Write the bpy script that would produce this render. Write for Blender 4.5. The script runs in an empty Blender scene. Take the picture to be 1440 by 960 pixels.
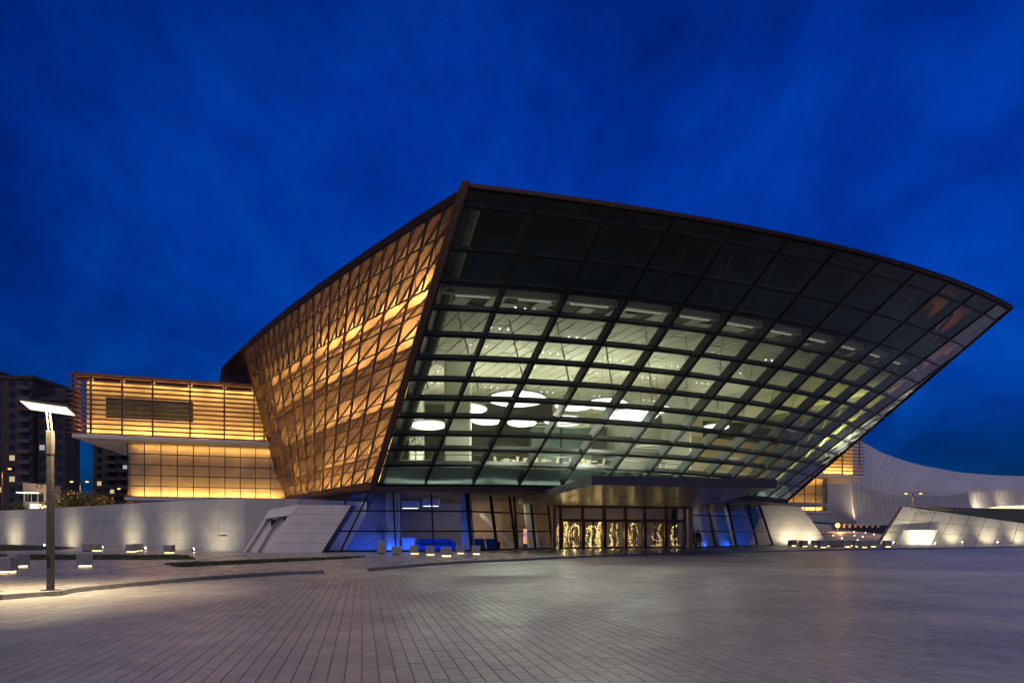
import bpy, math, random
import numpy as np
from mathutils import Vector, Matrix
R = math.radians
rnd = random.Random(11)
scene = bpy.context.scene
col = scene.collection

# ------------------------------------------------------------------ camera
H, F, U0, V0 = 1.65, 960.0, 720.0, 748.0
cam_d = bpy.data.cameras.new('camera'); cam = bpy.data.objects.new('camera', cam_d); col.objects.link(cam)
cam.location = (0, 0, H); cam.rotation_euler = (R(90), 0, 0)
cam_d.sensor_width = 36; cam_d.lens = 24; cam_d.shift_y = (V0 - 480) / 1440
cam_d.clip_start = 0.1; cam_d.clip_end = 5000
scene.camera = cam

# ------------------------------------------------------------------ sky
SUN_EL, SUN_AZ = 66.0, 205.0          # soft afterglow from behind the camera
world = bpy.data.worlds.new('World'); scene.world = world; world.use_nodes = True
nt = world.node_tree; nt.nodes.clear()
N = nt.nodes.new; L = nt.links.new
out = N('ShaderNodeOutputWorld'); bg = N('ShaderNodeBackground'); L(bg.outputs[0], out.inputs[0])
sky = N('ShaderNodeTexSky'); sky.sky_type = 'NISHITA'; sky.sun_disc = False
sky.sun_elevation = R(3.2); sky.sun_rotation = R(SUN_AZ); sky.ozone_density = 6.0; sky.air_density = 1.0; sky.dust_density = 0.2
tc = N('ShaderNodeTexCoord'); sep = N('ShaderNodeSeparateXYZ'); L(tc.outputs['Generated'], sep.inputs[0])
den = N('ShaderNodeMath'); den.operation = 'ADD'; L(sep.outputs['Z'], den.inputs[0]); den.inputs[1].default_value = 0.55
den2 = N('ShaderNodeMath'); den2.operation = 'MAXIMUM'; L(den.outputs[0], den2.inputs[0]); den2.inputs[1].default_value = 0.1
dx = N('ShaderNodeMath'); dx.operation = 'DIVIDE'; L(sep.outputs['X'], dx.inputs[0]); L(den2.outputs[0], dx.inputs[1])
dy = N('ShaderNodeMath'); dy.operation = 'DIVIDE'; L(sep.outputs['Y'], dy.inputs[0]); L(den2.outputs[0], dy.inputs[1])
cmb = N('ShaderNodeCombineXYZ'); L(dx.outputs[0], cmb.inputs[0]); L(dy.outputs[0], cmb.inputs[1])
mp = N('ShaderNodeMapping'); L(cmb.outputs[0], mp.inputs[0]); mp.inputs['Rotation'].default_value = (0, 0, R(50)); mp.inputs['Scale'].default_value = (1.25, 1.0, 1)
nz = N('ShaderNodeTexNoise'); L(mp.outputs[0], nz.inputs['Vector']); nz.inputs['Scale'].default_value = 1.5; nz.inputs['Detail'].default_value = 9; nz.inputs['Roughness'].default_value = 0.58; nz.inputs['Distortion'].default_value = 0.7
nzb = N('ShaderNodeTexNoise'); L(mp.outputs[0], nzb.inputs['Vector']); nzb.inputs['Scale'].default_value = 4.5; nzb.inputs['Detail'].default_value = 6; nzb.inputs['Roughness'].default_value = 0.6; nzb.inputs['Distortion'].default_value = 0.4
mixn = N('ShaderNodeMix'); mixn.inputs[0].default_value = 0.38; L(nz.outputs['Fac'], mixn.inputs[2]); L(nzb.outputs['Fac'], mixn.inputs[3])
cr = N('ShaderNodeMapRange'); L(mixn.outputs[0], cr.inputs[0]); cr.inputs[1].default_value = 0.36; cr.inputs[2].default_value = 0.66; cr.inputs[3].default_value = 0.48; cr.inputs[4].default_value = 1.36
gr = N('ShaderNodeMapRange'); L(sep.outputs['Z'], gr.inputs[0]); gr.inputs[1].default_value = 0.0; gr.inputs[2].default_value = 0.45; gr.inputs[3].default_value = 0.36; gr.inputs[4].default_value = 1.0
mg = N('ShaderNodeMath'); mg.operation = 'MULTIPLY'; L(cr.outputs[0], mg.inputs[0]); L(gr.outputs[0], mg.inputs[1])
wb = N('ShaderNodeMix'); wb.data_type = 'RGBA'; wb.blend_type = 'MULTIPLY'; wb.inputs[0].default_value = 1.0
L(sky.outputs[0], wb.inputs[6]); wb.inputs[7].default_value = (0.02, 0.285, 0.84, 1)
fin = N('ShaderNodeVectorMath'); fin.operation = 'SCALE'; L(wb.outputs[2], fin.inputs[0]); L(mg.outputs[0], fin.inputs['Scale'])
pale = N('ShaderNodeMapRange'); L(mixn.outputs[0], pale.inputs[0]); pale.inputs[1].default_value = 0.48; pale.inputs[2].default_value = 0.75; pale.inputs[3].default_value = 0.0; pale.inputs[4].default_value = 0.8
hue = N('ShaderNodeMix'); hue.data_type = 'RGBA'; hue.blend_type = 'MULTIPLY'; L(pale.outputs[0], hue.inputs[0]); L(fin.outputs[0], hue.inputs[6]); hue.inputs[7].default_value = (2.5, 1.75, 1.0, 1)
L(hue.outputs[2], bg.inputs[0]); bg.inputs[1].default_value = 0.14

# ------------------------------------------------------------------ sun
sd = bpy.data.lights.new('sun', 'SUN'); sd.energy = 0.60; sd.angle = R(100); sd.color = (1.0, 0.85, 0.60)
so = bpy.data.objects.new('sun', sd); col.objects.link(so)
az = R(SUN_AZ)
to_sun = Vector((math.sin(az) * math.cos(R(SUN_EL)), math.cos(az) * math.cos(R(SUN_EL)), math.sin(R(SUN_EL))))
so.rotation_euler = to_sun.to_track_quat('Z', 'Y').to_euler()

vs = scene.view_settings
vs.view_transform = 'Standard'; vs.look = 'None'; vs.exposure = 1.0; vs.gamma = 1.0; vs.use_curve_mapping = False
scene.cycles.transparent_max_bounces = 24
scene.cycles.max_bounces = 8
scene.cycles.sample_clamp_indirect = 4.0
scene.cycles.caustics_reflective = False

# ------------------------------------------------------------------ helpers
def P(u, v, Y): return Vector(((u - U0) / F * Y, Y, H + (V0 - v) / F * Y))
def G(u, v, z=0.0):
    Y = (H - z) * F / (v - V0); return Vector(((u - U0) / F * Y, Y, z))
Z = Vector((0, 0, 1))
WO = {}

def tag(o, label=None, cat=None, group=None, kind=None):
    if label: o['label'] = label
    if cat: o['category'] = cat
    if group: o['group'] = group
    if kind: o['kind'] = kind
    return o

def empty(name, loc=(0, 0, 0), parent=None, rz=0.0):
    o = bpy.data.objects.new(name, None); col.objects.link(o)
    loc = Vector(loc); o.empty_display_size = 0.2
    if parent: o.parent = parent; o.location = loc - WO[parent.name]
    else: o.location = loc
    o.rotation_euler = (0, 0, rz); WO[o.name] = loc
    return o

class MB:
    def __init__(s): s.v = []; s.f = []
    def add(s, vs, fs):
        b = len(s.v); s.v += [Vector(p) for p in vs]; s.f += [tuple(i + b for i in f) for f in fs]; return s
    def hexa(s, p):          # 8 points: bottom ring 0-3, top ring 4-7
        return s.add(p, [(3, 2, 1, 0), (4, 5, 6, 7), (0, 1, 5, 4), (1, 2, 6, 5), (2, 3, 7, 6), (3, 0, 4, 7)])
    def box(s, c, d):
        x, y, z = c; a, b, h = d[0] / 2, d[1] / 2, d[2] / 2
        return s.hexa([(x - a, y - b, z - h), (x + a, y - b, z - h), (x + a, y + b, z - h), (x - a, y + b, z - h),
                       (x - a, y - b, z + h), (x + a, y - b, z + h), (x + a, y + b, z + h), (x - a, y + b, z + h)])
    def beam(s, a, b, w, h, up=Z):
        a = Vector(a); b = Vector(b); d = (b - a).normalized()
        x = d.cross(Vector(up)).normalized(); y = x.cross(d).normalized()
        x *= w / 2; y *= h / 2
        return s.hexa([a - x - y, a + x - y, a + x + y, a - x + y, b - x - y, b + x - y, b + x + y, b - x + y])
    def slab(s, pts, off):   # polygon extruded by off
        n = len(pts); pts = [Vector(p) for p in pts]; off = Vector(off)
        fs = [tuple(reversed(range(n))), tuple(range(n, 2 * n))]
        fs += [(i, (i + 1) % n, n + (i + 1) % n, n + i) for i in range(n)]
        return s.add(pts + [p + off for p in pts], fs)
    def sweep(s, rings, closed=True, cap=True):
        n = len(rings[0]); vs = [p for r in rings for p in r]; fs = []
        for i in range(len(rings) - 1):
            for j in range(n if closed else n - 1):
                k = (j + 1) % n
                fs.append((i * n + j, i * n + k, (i + 1) * n + k, (i + 1) * n + j))
        if cap and closed: fs += [tuple(reversed(range(n))), tuple(range((len(rings) - 1) * n, len(rings) * n))]
        return s.add(vs, fs)
    def tube(s, pts, r, n=8):
        pts = [Vector(p) for p in pts]; rings = []
        rr = r if isinstance(r, (list, tuple)) else [r] * len(pts)
        for i, p in enumerate(pts):
            d = (pts[min(i + 1, len(pts) - 1)] - pts[max(i - 1, 0)]).normalized()
            a = d.cross(Vector((0.31, 0.95, 0.05)) if abs(d.z) > 0.9 else Z).normalized(); b = d.cross(a)
            rings.append([p + (a * math.cos(6.2832 * k / n) + b * math.sin(6.2832 * k / n)) * rr[i] for k in range(n)])
        return s.sweep(rings)
    def ball(s, c, r, nu=10, nv=6):
        c = Vector(c); r = Vector(r) if not isinstance(r, (int, float)) else Vector((r, r, r)); rings = []
        for i in range(nv + 1):
            a = math.pi * (0.02 + 0.96 * i / nv)
            rings.append([c + Vector((r.x * math.sin(a) * math.cos(6.2832 * k / nu), r.y * math.sin(a) * math.sin(6.2832 * k / nu), -r.z * math.cos(a))) for k in range(nu)])
        return s.sweep(rings)
    def build(s, name, mat, parent=None, smooth=False, loc=None):
        o0 = WO[parent.name] if parent else Vector(loc if loc is not None else (0, 0, 0))
        me = bpy.data.meshes.new(name)
        me.from_pydata([tuple(p - o0) for p in s.v], [], s.f); me.update()
        if mat: me.materials.append(mat)
        if smooth: me.polygons.foreach_set('use_smooth', [True] * len(me.polygons))
        o = bpy.data.objects.new(name, me); col.objects.link(o)
        if parent: o.parent = parent
        else: o.location = o0
        WO[o.name] = o0
        return o

def inst(me, name, loc, parent=None, rz=0.0, scale=None):
    o = bpy.data.objects.new(name, me); col.objects.link(o)
    loc = Vector(loc); o.location = loc - (WO[parent.name] if parent else Vector((0, 0, 0)))
    o.rotation_euler = (0, 0, rz)
    if scale: o.scale = scale
    if parent: o.parent = parent
    WO[o.name] = loc
    return o

def mesh_of(mb, name, mat, smooth=False):
    me = bpy.data.meshes.new(name); me.from_pydata([tuple(p) for p in mb.v], [], mb.f); me.update()
    me.materials.append(mat)
    if smooth: me.polygons.foreach_set('use_smooth', [True] * len(me.polygons))
    return me

def area(name, a, b, w, direction, watts, color, parent=None, spread=180):
    """strip lamp from a to b, width w, shining along direction"""
    a = Vector(a); b = Vector(b); x = (b - a).normalized(); z = -Vector(direction).normalized()
    y = z.cross(x).normalized(); z = x.cross(y).normalized()
    d = bpy.data.lights.new(name, 'AREA'); d.shape = 'RECTANGLE'; d.size = (b - a).length; d.size_y = w
    d.energy = watts; d.color = color; d.spread = R(spread)
    o = bpy.data.objects.new(name, d); col.objects.link(o)
    M = Matrix((x, y, z)).transposed().to_4x4(); M.translation = (a + b) / 2
    if parent: M.translation -= WO[parent.name]; o.parent = parent
    o.matrix_local = M
    return o

def spot(name, loc, target, watts, color, cone=90, blend=0.8, radius=0.06, parent=None):
    d = bpy.data.lights.new(name, 'SPOT'); d.energy = watts; d.color = color; d.spot_size = R(cone); d.spot_blend = blend; d.shadow_soft_size = radius
    o = bpy.data.objects.new(name, d); col.objects.link(o)
    loc = Vector(loc); q = (loc - Vector(target)).to_track_quat('Z', 'Y')
    o.rotation_euler = q.to_euler(); o.location = loc - (WO[parent.name] if parent else Vector((0, 0, 0)))
    if parent: o.parent = parent
    return o

def point(name, loc, watts, color, radius=0.15, parent=None):
    d = bpy.data.lights.new(name, 'POINT'); d.energy = watts; d.color = color; d.shadow_soft_size = radius
    o = bpy.data.objects.new(name, d); col.objects.link(o)
    o.location = Vector(loc) - (WO[parent.name] if parent else Vector((0, 0, 0)))
    if parent: o.parent = parent
    return o

# ------------------------------------------------------------------ materials
def mat(name, c, rough=0.6, metal=0.0, vary=0.15, scale=3.0, bump=0.0, c2=None, spec=0.5, bscale=None):
    m = bpy.data.materials.new(name); m.use_nodes = True; t = m.node_tree; b = t.nodes['Principled BSDF']
    b.inputs['Metallic'].default_value = metal; b.inputs['Specular IOR Level'].default_value = spec
    g = t.nodes.new('ShaderNodeNewGeometry'); n = t.nodes.new('ShaderNodeTexNoise'); n.inputs['Scale'].default_value = scale; n.inputs['Detail'].default_value = 6
    t.links.new(g.outputs['Position'], n.inputs['Vector'])
    mx = t.nodes.new('ShaderNodeMix'); mx.data_type = 'RGBA'
    if c2 is None: c2 = tuple(x * (1 - vary) for x in c); c = tuple(min(1, x * (1 + vary * 0.6)) for x in c)
    mx.inputs[6].default_value = (*c2, 1); mx.inputs[7].default_value = (*c, 1)
    r0 = t.nodes.new('ShaderNodeMapRange'); r0.inputs[1].default_value = 0.3; r0.inputs[2].default_value = 0.7
    t.links.new(n.outputs['Fac'], r0.inputs[0]); t.links.new(r0.outputs[0], mx.inputs[0]); t.links.new(mx.outputs[2], b.inputs['Base Color'])
    r1 = t.nodes.new('ShaderNodeMapRange'); r1.inputs[3].default_value = max(0.02, rough - 0.08); r1.inputs[4].default_value = min(1, rough + 0.08)
    t.links.new(n.outputs['Fac'], r1.inputs[0]); t.links.new(r1.outputs[0], b.inputs['Roughness'])
    if bump:
        n2 = t.nodes.new('ShaderNodeTexNoise'); n2.inputs['Scale'].default_value = bscale or scale * 6; n2.inputs['Detail'].default_value = 4
        t.links.new(g.outputs['Position'], n2.inputs['Vector'])
        bp = t.nodes.new('ShaderNodeBump'); bp.inputs['Strength'].default_value = bump; bp.inputs['Distance'].default_value = 0.02
        t.links.new(n2.outputs['Fac'], bp.inputs['Height']); t.links.new(bp.outputs[0], b.inputs['Normal'])
    return m

def emit(name, c, k):
    m = bpy.data.materials.new(name); m.use_nodes = True; t = m.node_tree; t.nodes.clear()
    o = t.nodes.new('ShaderNodeOutputMaterial'); e = t.nodes.new('ShaderNodeEmission'); e.inputs[0].default_value = (*c, 1); e.inputs[1].default_value = k
    t.links.new(e.outputs[0], o.inputs[0]); return m

def facing_fac(t, lo, hi, power):
    lw = t.nodes.new('ShaderNodeLayerWeight'); lw.inputs[0].default_value = 0.5
    pw = t.nodes.new('ShaderNodeMath'); pw.operation = 'POWER'; pw.inputs[1].default_value = power; t.links.new(lw.outputs['Facing'], pw.inputs[0])
    mr = t.nodes.new('ShaderNodeMapRange'); mr.inputs[3].default_value = lo; mr.inputs[4].default_value = hi; t.links.new(pw.outputs[0], mr.inputs[0])
    return mr.outputs[0]

def glass(name, tint, lo=0.05, hi=0.75, rough=0.02, power=3.2, gcol=(1, 1, 1), wav=0.0):
    m = bpy.data.materials.new(name); m.use_nodes = True; t = m.node_tree; t.nodes.clear()
    o = t.nodes.new('ShaderNodeOutputMaterial'); tr = t.nodes.new('ShaderNodeBsdfTransparent'); tr.inputs[0].default_value = (*tint, 1)
    gl = t.nodes.new('ShaderNodeBsdfGlossy'); gl.inputs['Roughness'].default_value = rough; gl.inputs['Color'].default_value = (*gcol, 1)
    if wav:
        g = t.nodes.new('ShaderNodeNewGeometry'); n = t.nodes.new('ShaderNodeTexNoise'); n.inputs['Scale'].default_value = 0.45; n.inputs['Detail'].default_value = 1
        t.links.new(g.outputs['Position'], n.inputs['Vector']); bp = t.nodes.new('ShaderNodeBump'); bp.inputs['Strength'].default_value = wav; bp.inputs['Distance'].default_value = 0.3
        t.links.new(n.outputs['Fac'], bp.inputs['Height']); t.links.new(bp.outputs[0], gl.inputs['Normal'])
    mx = t.nodes.new('ShaderNodeMixShader'); t.links.new(facing_fac(t, lo, hi, power), mx.inputs[0])
    t.links.new(tr.outputs[0], mx.inputs[1]); t.links.new(gl.outputs[0], mx.inputs[2]); t.links.new(mx.outputs[0], o.inputs[0])
    return m

def copper_screen(name):
    """bronze mesh-in-glass: part see-through, part satin copper"""
    m = bpy.data.materials.new(name); m.use_nodes = True; t = m.node_tree; t.nodes.clear()
    o = t.nodes.new('ShaderNodeOutputMaterial'); tr = t.nodes.new('ShaderNodeBsdfTransparent'); tr.inputs[0].default_value = (0.97, 0.88, 0.76, 1)
    p = t.nodes.new('ShaderNodeBsdfPrincipled'); p.inputs['Metallic'].default_value = 0.35; p.inputs['Base Color'].default_value = (0.30, 0.19, 0.11, 1)
    oi = t.nodes.new('ShaderNodeObjectInfo')
    rr = t.nodes.new('ShaderNodeMapRange'); rr.inputs[3].default_value = 0.22; rr.inputs[4].default_value = 0.42
    t.links.new(oi.outputs['Random'], rr.inputs[0]); t.links.new(rr.outputs[0], p.inputs['Roughness'])
    f = facing_fac(t, 0.16, 0.60, 1.8)
    jig = t.nodes.new('ShaderNodeMapRange'); jig.inputs[3].default_value = -0.12; jig.inputs[4].default_value = 0.12; t.links.new(oi.outputs['Random'], jig.inputs[0])
    ad = t.nodes.new('ShaderNodeMath'); ad.operation = 'ADD'; ad.use_clamp = True; t.links.new(f, ad.inputs[0]); t.links.new(jig.outputs[0], ad.inputs[1])
    mx = t.nodes.new('ShaderNodeMixShader'); t.links.new(ad.outputs[0], mx.inputs[0]); t.links.new(tr.outputs[0], mx.inputs[1]); t.links.new(p.outputs[0], mx.inputs[2]); t.links.new(mx.outputs[0], o.inputs[0])
    return m

PAVE_ANG = math.atan2(1.0, -0.2198)       # direction of the paver rows in plan
PW, PL = 0.19, 0.40
def paving(name, c1, c2, cm, bw, rh, ang, mortar, rough, bump=0.25, offset=0.5):
    m = bpy.data.materials.new(name); m.use_nodes = True; t = m.node_tree; b = t.nodes['Principled BSDF']
    g = t.nodes.new('ShaderNodeNewGeometry'); mp = t.nodes.new('ShaderNodeMapping'); mp.inputs['Rotation'].default_value = (0, 0, -ang)
    t.links.new(g.outputs['Position'], mp.inputs[0])
    br = t.nodes.new('ShaderNodeTexBrick'); t.links.new(mp.outputs[0], br.inputs['Vector']); br.offset = offset; br.inputs['Scale'].default_value = 1
    br.inputs['Color1'].default_value = (*c1, 1); br.inputs['Color2'].default_value = (*c2, 1); br.inputs['Mortar'].default_value = (*cm, 1)
    br.inputs['Mortar Size'].default_value = mortar; br.inputs['Mortar Smooth'].default_value = 0.1; br.inputs['Brick Width'].default_value = bw; br.inputs['Row Height'].default_value = rh
    n = t.nodes.new('ShaderNodeTexNoise'); n.inputs['Scale'].default_value = 0.35; n.inputs['Detail'].default_value = 8; t.links.new(g.outputs['Position'], n.inputs['Vector'])
    r = t.nodes.new('ShaderNodeMapRange'); r.inputs[1].default_value = 0.3; r.inputs[2].default_value = 0.7; r.inputs[3].default_value = 0.78; r.inputs[4].default_value = 1.15; t.links.new(n.outputs['Fac'], r.inputs[0])
    ml = t.nodes.new('ShaderNodeVectorMath'); ml.operation = 'SCALE'; t.links.new(br.outputs['Color'], ml.inputs[0]); t.links.new(r.outputs[0], ml.inputs['Scale'])
    st = t.nodes.new('ShaderNodeTexNoise'); st.inputs['Scale'].default_value = 0.11; st.inputs['Detail'].default_value = 5; st.inputs['Distortion'].default_value = 1.2; t.links.new(g.outputs['Position'], st.inputs['Vector'])
    sr = t.nodes.new('ShaderNodeMapRange'); sr.inputs[1].default_value = 0.35; sr.inputs[2].default_value = 0.65; sr.inputs[3].default_value = 0.80; sr.inputs[4].default_value = 1.10; t.links.new(st.outputs['Fac'], sr.inputs[0])
    sp_ = t.nodes.new('ShaderNodeTexNoise'); sp_.inputs['Scale'].default_value = 2.6; sp_.inputs['Detail'].default_value = 10; sp_.inputs['Roughness'].default_value = .7; t.links.new(g.outputs['Position'], sp_.inputs['Vector'])
    s2 = t.nodes.new('ShaderNodeMapRange'); s2.inputs[1].default_value = 0.30; s2.inputs[2].default_value = 0.42; s2.inputs[3].default_value = 0.62; s2.inputs[4].default_value = 1.0; t.links.new(sp_.outputs['Fac'], s2.inputs[0])
    mm = t.nodes.new('ShaderNodeMath'); mm.operation = 'MULTIPLY'; t.links.new(sr.outputs[0], mm.inputs[0]); t.links.new(s2.outputs[0], mm.inputs[1])
    ml2 = t.nodes.new('ShaderNodeVectorMath'); ml2.operation = 'SCALE'; t.links.new(ml.outputs[0], ml2.inputs[0]); t.links.new(mm.outputs[0], ml2.inputs['Scale'])
    t.links.new(ml2.outputs[0], b.inputs['Base Color'])
    n2 = t.nodes.new('ShaderNodeTexNoise'); n2.inputs['Scale'].default_value = 1.3; n2.inputs['Detail'].default_value = 8; t.links.new(g.outputs['Position'], n2.inputs['Vector'])
    r2 = t.nodes.new('ShaderNodeMapRange'); r2.inputs[1].default_value = 0.3; r2.inputs[2].default_value = 0.7; r2.inputs[3].default_value = rough - 0.1; r2.inputs[4].default_value = rough + 0.1; t.links.new(n2.outputs['Fac'], r2.inputs[0]); t.links.new(r2.outputs[0], b.inputs['Roughness'])
    n3 = t.nodes.new('ShaderNodeTexNoise'); n3.inputs['Scale'].default_value = 40; n3.inputs['Detail'].default_value = 4; t.links.new(g.outputs['Position'], n3.inputs['Vector'])
    bp = t.nodes.new('ShaderNodeBump'); bp.inputs['Strength'].default_value = bump; bp.inputs['Distance'].default_value = 0.01; t.links.new(n3.outputs['Fac'], bp.inputs['Height']); t.links.new(bp.outputs[0], b.inputs['Normal'])
    return m

M = {}
M['pave'] = paving('paver_stone', (0.385, 0.355, 0.345), (0.315, 0.29, 0.285), (0.16, 0.148, 0.148), PL, PW, PAVE_ANG, 0.005, 0.40)
M['plaza'] = paving('plaza_slab', (0.36, 0.32, 0.31), (0.30, 0.27, 0.265), (0.14, 0.12, 0.12), 1.2, 0.6, R(35), 0.008, 0.30, 0.1)
M['apron'] = paving('apron_slab', (0.42, 0.33, 0.30), (0.36, 0.29, 0.27), (0.15, 0.12, 0.12), 2.4, 1.2, R(20), 0.02, 0.55, 0.1)
M['granite'] = mat('granite', (0.17, 0.16, 0.165), 0.55, vary=0.35, scale=9, bump=0.2)
M['seat'] = mat('seat_stone', (0.34, 0.32, 0.33), 0.6, vary=0.2, scale=6, bump=0.2)
M['concrete'] = mat('pale_concrete', (0.70, 0.655, 0.60), 0.6, vary=0.10, scale=1.2, bump=0.12)
M['wallstone'] = mat('wall_stone', (0.52, 0.50, 0.46), 0.6, vary=0.14, scale=0.9, bump=0.15)
M['joint'] = mat('joint_dark', (0.22, 0.205, 0.20), 0.8)
M['white'] = mat('white_render', (0.74, 0.73, 0.70), 0.55, vary=0.06)
M['white_shell'] = mat('white_shell', (0.45, 0.43, 0.445), 0.4, vary=0.08, scale=0.2)
M['black'] = mat('black_metal', (0.012, 0.013, 0.014), 0.35, metal=0.3)
M['steel'] = mat('dark_steel', (0.055, 0.062, 0.056), 0.4, metal=0.2)
M['beam_grey'] = mat('beam_grey', (0.16, 0.17, 0.165), 0.4, metal=0.2)  # paler than the steel, in place of stray light on the transom beams
M['fin'] = mat('steel_fin', (0.085, 0.098, 0.085), 0.45, metal=0.1)
M['bronze'] = mat('bronze', (0.23, 0.115, 0.075), 0.38, metal=0.75, vary=0.2, scale=2)
M['corner'] = mat('corner_bronze', (0.15, 0.088, 0.065), 0.42, metal=0.6, vary=0.2, scale=2)
M['bronze_dark'] = mat('bronze_dark', (0.075, 0.042, 0.032), 0.45, metal=0.6)
M['slat'] = mat('slat_copper', (0.25, 0.12, 0.06), 0.42, metal=0.4, scale=2)
M['warm_wall'] = mat('warm_plaster', (0.62, 0.50, 0.34), 0.7, vary=0.3, scale=0.5)
M['olive_wall'] = mat('olive_panel', (0.42, 0.42, 0.16), 0.5, vary=0.45, scale=0.5)
M['ceiling'] = mat('ceiling_panel', (0.60, 0.58, 0.47), 0.55, vary=0.12, scale=0.4)
M['ceiling_gap'] = mat('ceiling_gap', (0.14, 0.135, 0.11), 0.8)
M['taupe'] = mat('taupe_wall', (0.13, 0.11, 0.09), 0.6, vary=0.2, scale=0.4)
M['teal'] = mat('teal_panel', (0.19, 0.26, 0.255), 0.35, vary=0.25, scale=0.5)
M['wing_window'] = mat('wing_window', (0.05, 0.075, 0.045), 0.15, vary=0.5, scale=0.8)
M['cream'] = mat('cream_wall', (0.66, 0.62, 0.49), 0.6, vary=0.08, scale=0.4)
M['column'] = mat('column_concrete', (0.78, 0.77, 0.68), 0.6, vary=0.08, scale=0.8)
M['pinkwall'] = mat('pink_brown_wall', (0.36, 0.27, 0.21), 0.6, vary=0.25, scale=0.3)
M['dark'] = mat('attic_dark', (0.05, 0.068, 0.08), 0.7, vary=.4, scale=.4)
M['floor_in'] = mat('interior_floor', (0.42, 0.41, 0.36), 0.3)
M['wood'] = mat('pale_wood', (0.56, 0.42, 0.30), 0.5, vary=0.15, scale=0.8)
M['blue'] = mat('blue_lit_upholstery', (0.01, 0.05, 0.28), 0.7)  # blue of the lobby light painted into the sofa colour
M['grass'] = mat('grass', (0.05, 0.075, 0.02), 0.9, vary=0.5, scale=8, bump=0.5)
M['soil'] = mat('lawn_soil', (0.035, 0.045, 0.018), 0.95, vary=0.4, scale=5, bump=0.5)
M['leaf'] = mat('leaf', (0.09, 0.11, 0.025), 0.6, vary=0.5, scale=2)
M['leaf_lamplit'] = mat('lamplit_leaf', (0.20, 0.15, 0.025), 0.6, vary=0.4, scale=2)  # yellow lamplight on the crowns painted into the leaf colour
M['bark'] = mat('bark', (0.08, 0.06, 0.045), 0.9, vary=0.3, scale=6, bump=0.4)
M['tower'] = mat('tower_wall', (0.06, 0.048, 0.046), 0.85, vary=0.25, scale=0.15)
M['tower2'] = mat('tower_wall_b', (0.085, 0.075, 0.08), 0.85, vary=0.25, scale=0.15)
M['balcony'] = mat('tower_balcony', (0.10, 0.082, 0.08), 0.8, vary=0.3, scale=0.2)
M['win_dark'] = mat('dark_window', (0.02, 0.022, 0.03), 0.15)
M['win_lit'] = emit('lit_window', (1.0, 0.78, 0.45), 0.3)
M['win_cool'] = emit('lit_window_cool', (0.75, 0.9, 1.0), 0.22)
M['glass'] = glass('facade_glass', (0.89, 0.945, 0.91), 0.02, 0.66, 0.012, 3.2, (0.62, 0.82, 1.0), wav=0.16)
M['glass_edge'] = glass('edge_glass', (0.72, 0.80, 0.78), 0.16, 0.85, 0.01, 2.2, (0.8, 0.9, 1.0), wav=0.35)
M['glass_low'] = glass('lobby_glass', (0.92, 0.95, 0.96), 0.05, 0.7, 0.02, 3.0)
M['glass_warm'] = glass('wing_glass', (0.95, 0.93, 0.88), 0.05, 0.6, 0.03, 3.0)
M['spandrel'] = mat('spandrel', (0.42, 0.50, 0.45), 0.3, vary=0.1)
M['screen'] = copper_screen('copper_screen')
M['soffit'] = mat('canopy_soffit', (0.40, 0.40, 0.37), 0.32, metal=0.7, vary=0.15, scale=0.4)
M['fascia'] = mat('canopy_fascia', (0.075, 0.06, 0.075), 0.4, metal=0.3)
M['disc'] = emit('disc_light', (1.0, 0.97, 0.86), 1.6)
M['warmlamp'] = emit('warm_led', (1.0, 0.66, 0.24), 2.6)
M['spotlamp'] = emit('spot_lens', (1.0, 0.90, 0.66), 14.0)
M['street'] = emit('street_panel', (1.0, 0.86, 0.60), 0.9)
M['sodium'] = emit('sodium_bulb', (1.0, 0.46, 0.10), 1.6)
M['bulb'] = emit('tiny_bulb', (1.0, 0.66, 0.22), 2.2)
M['ceil_dot'] = emit('downlight', (1.0, 0.97, 0.85), 2.5)
M['pole'] = mat('lamp_pole', (0.06, 0.05, 0.045), 0.45, metal=0.3, vary=.3, scale=4)
M['skin'] = mat('skin', (0.42, 0.26, 0.19), 0.5)
M['cloth'] = mat('dark_cloth', (0.012, 0.012, 0.016), 0.9)
M['hair'] = mat('hair', (0.012, 0.01, 0.009), 0.7)
M['chair'] = mat('chair_cream', (0.66, 0.60, 0.42), 0.5)
M['ink'] = mat('letter_dark', (0.05, 0.045, 0.04), 0.6)
M['asphalt'] = mat('asphalt', (0.05, 0.047, 0.05), 0.7, vary=0.3, scale=4)

# ------------------------------------------------------------------ building surfaces
ZB, ZT = 5.2, 19.4
def curve(pts, deg):
    pts = np.array(pts, float); d = np.r_[0, np.cumsum(np.hypot(*np.diff(pts, axis=0).T))]; d /= d[-1]
    cx = np.polyfit(d, pts[:, 0], deg); cy = np.polyfit(d, pts[:, 1], deg)
    return lambda s: (float(np.polyval(cx, s)), float(np.polyval(cy, s)))
cb = curve([(-10.3, 52), (-3.2, 52.2), (3.9, 53.6), (13.0, 58.5), (23.9, 68.2), (30.9, 76.6)], 3)
ct = curve([(-2.2, 35), (1.23, 35.8), (9.6, 38.3), (14.6, 40.1), (21.2, 43.0), (27.4, 45.9), (39.5, 53.9)], 3)
def S(s, t):
    b = cb(s); c = ct(s)
    return Vector((b[0] + (c[0] - b[0]) * t, b[1] + (c[1] - b[1]) * t, ZB + (ZT - ZB) * t))
def SN(s, t):            # inward normal of the glass front
    e = 1e-3; n = (S(s + e, t) - S(s - e, t)).cross(S(s, t + e) - S(s, t - e)); return -n.normalized()
A = S(0, 0); C = S(0, 1); B = S(1, 0); D = S(1, 1)
wb_ = curve([(A.x, A.y), (-16.3, 61.0), (-26.4, 79)], 2)
wt_ = curve([(C.x, C.y), (-10.1, 44.1), (-16.5, 52.7), (-25.9, 65.6)], 2)
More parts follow.
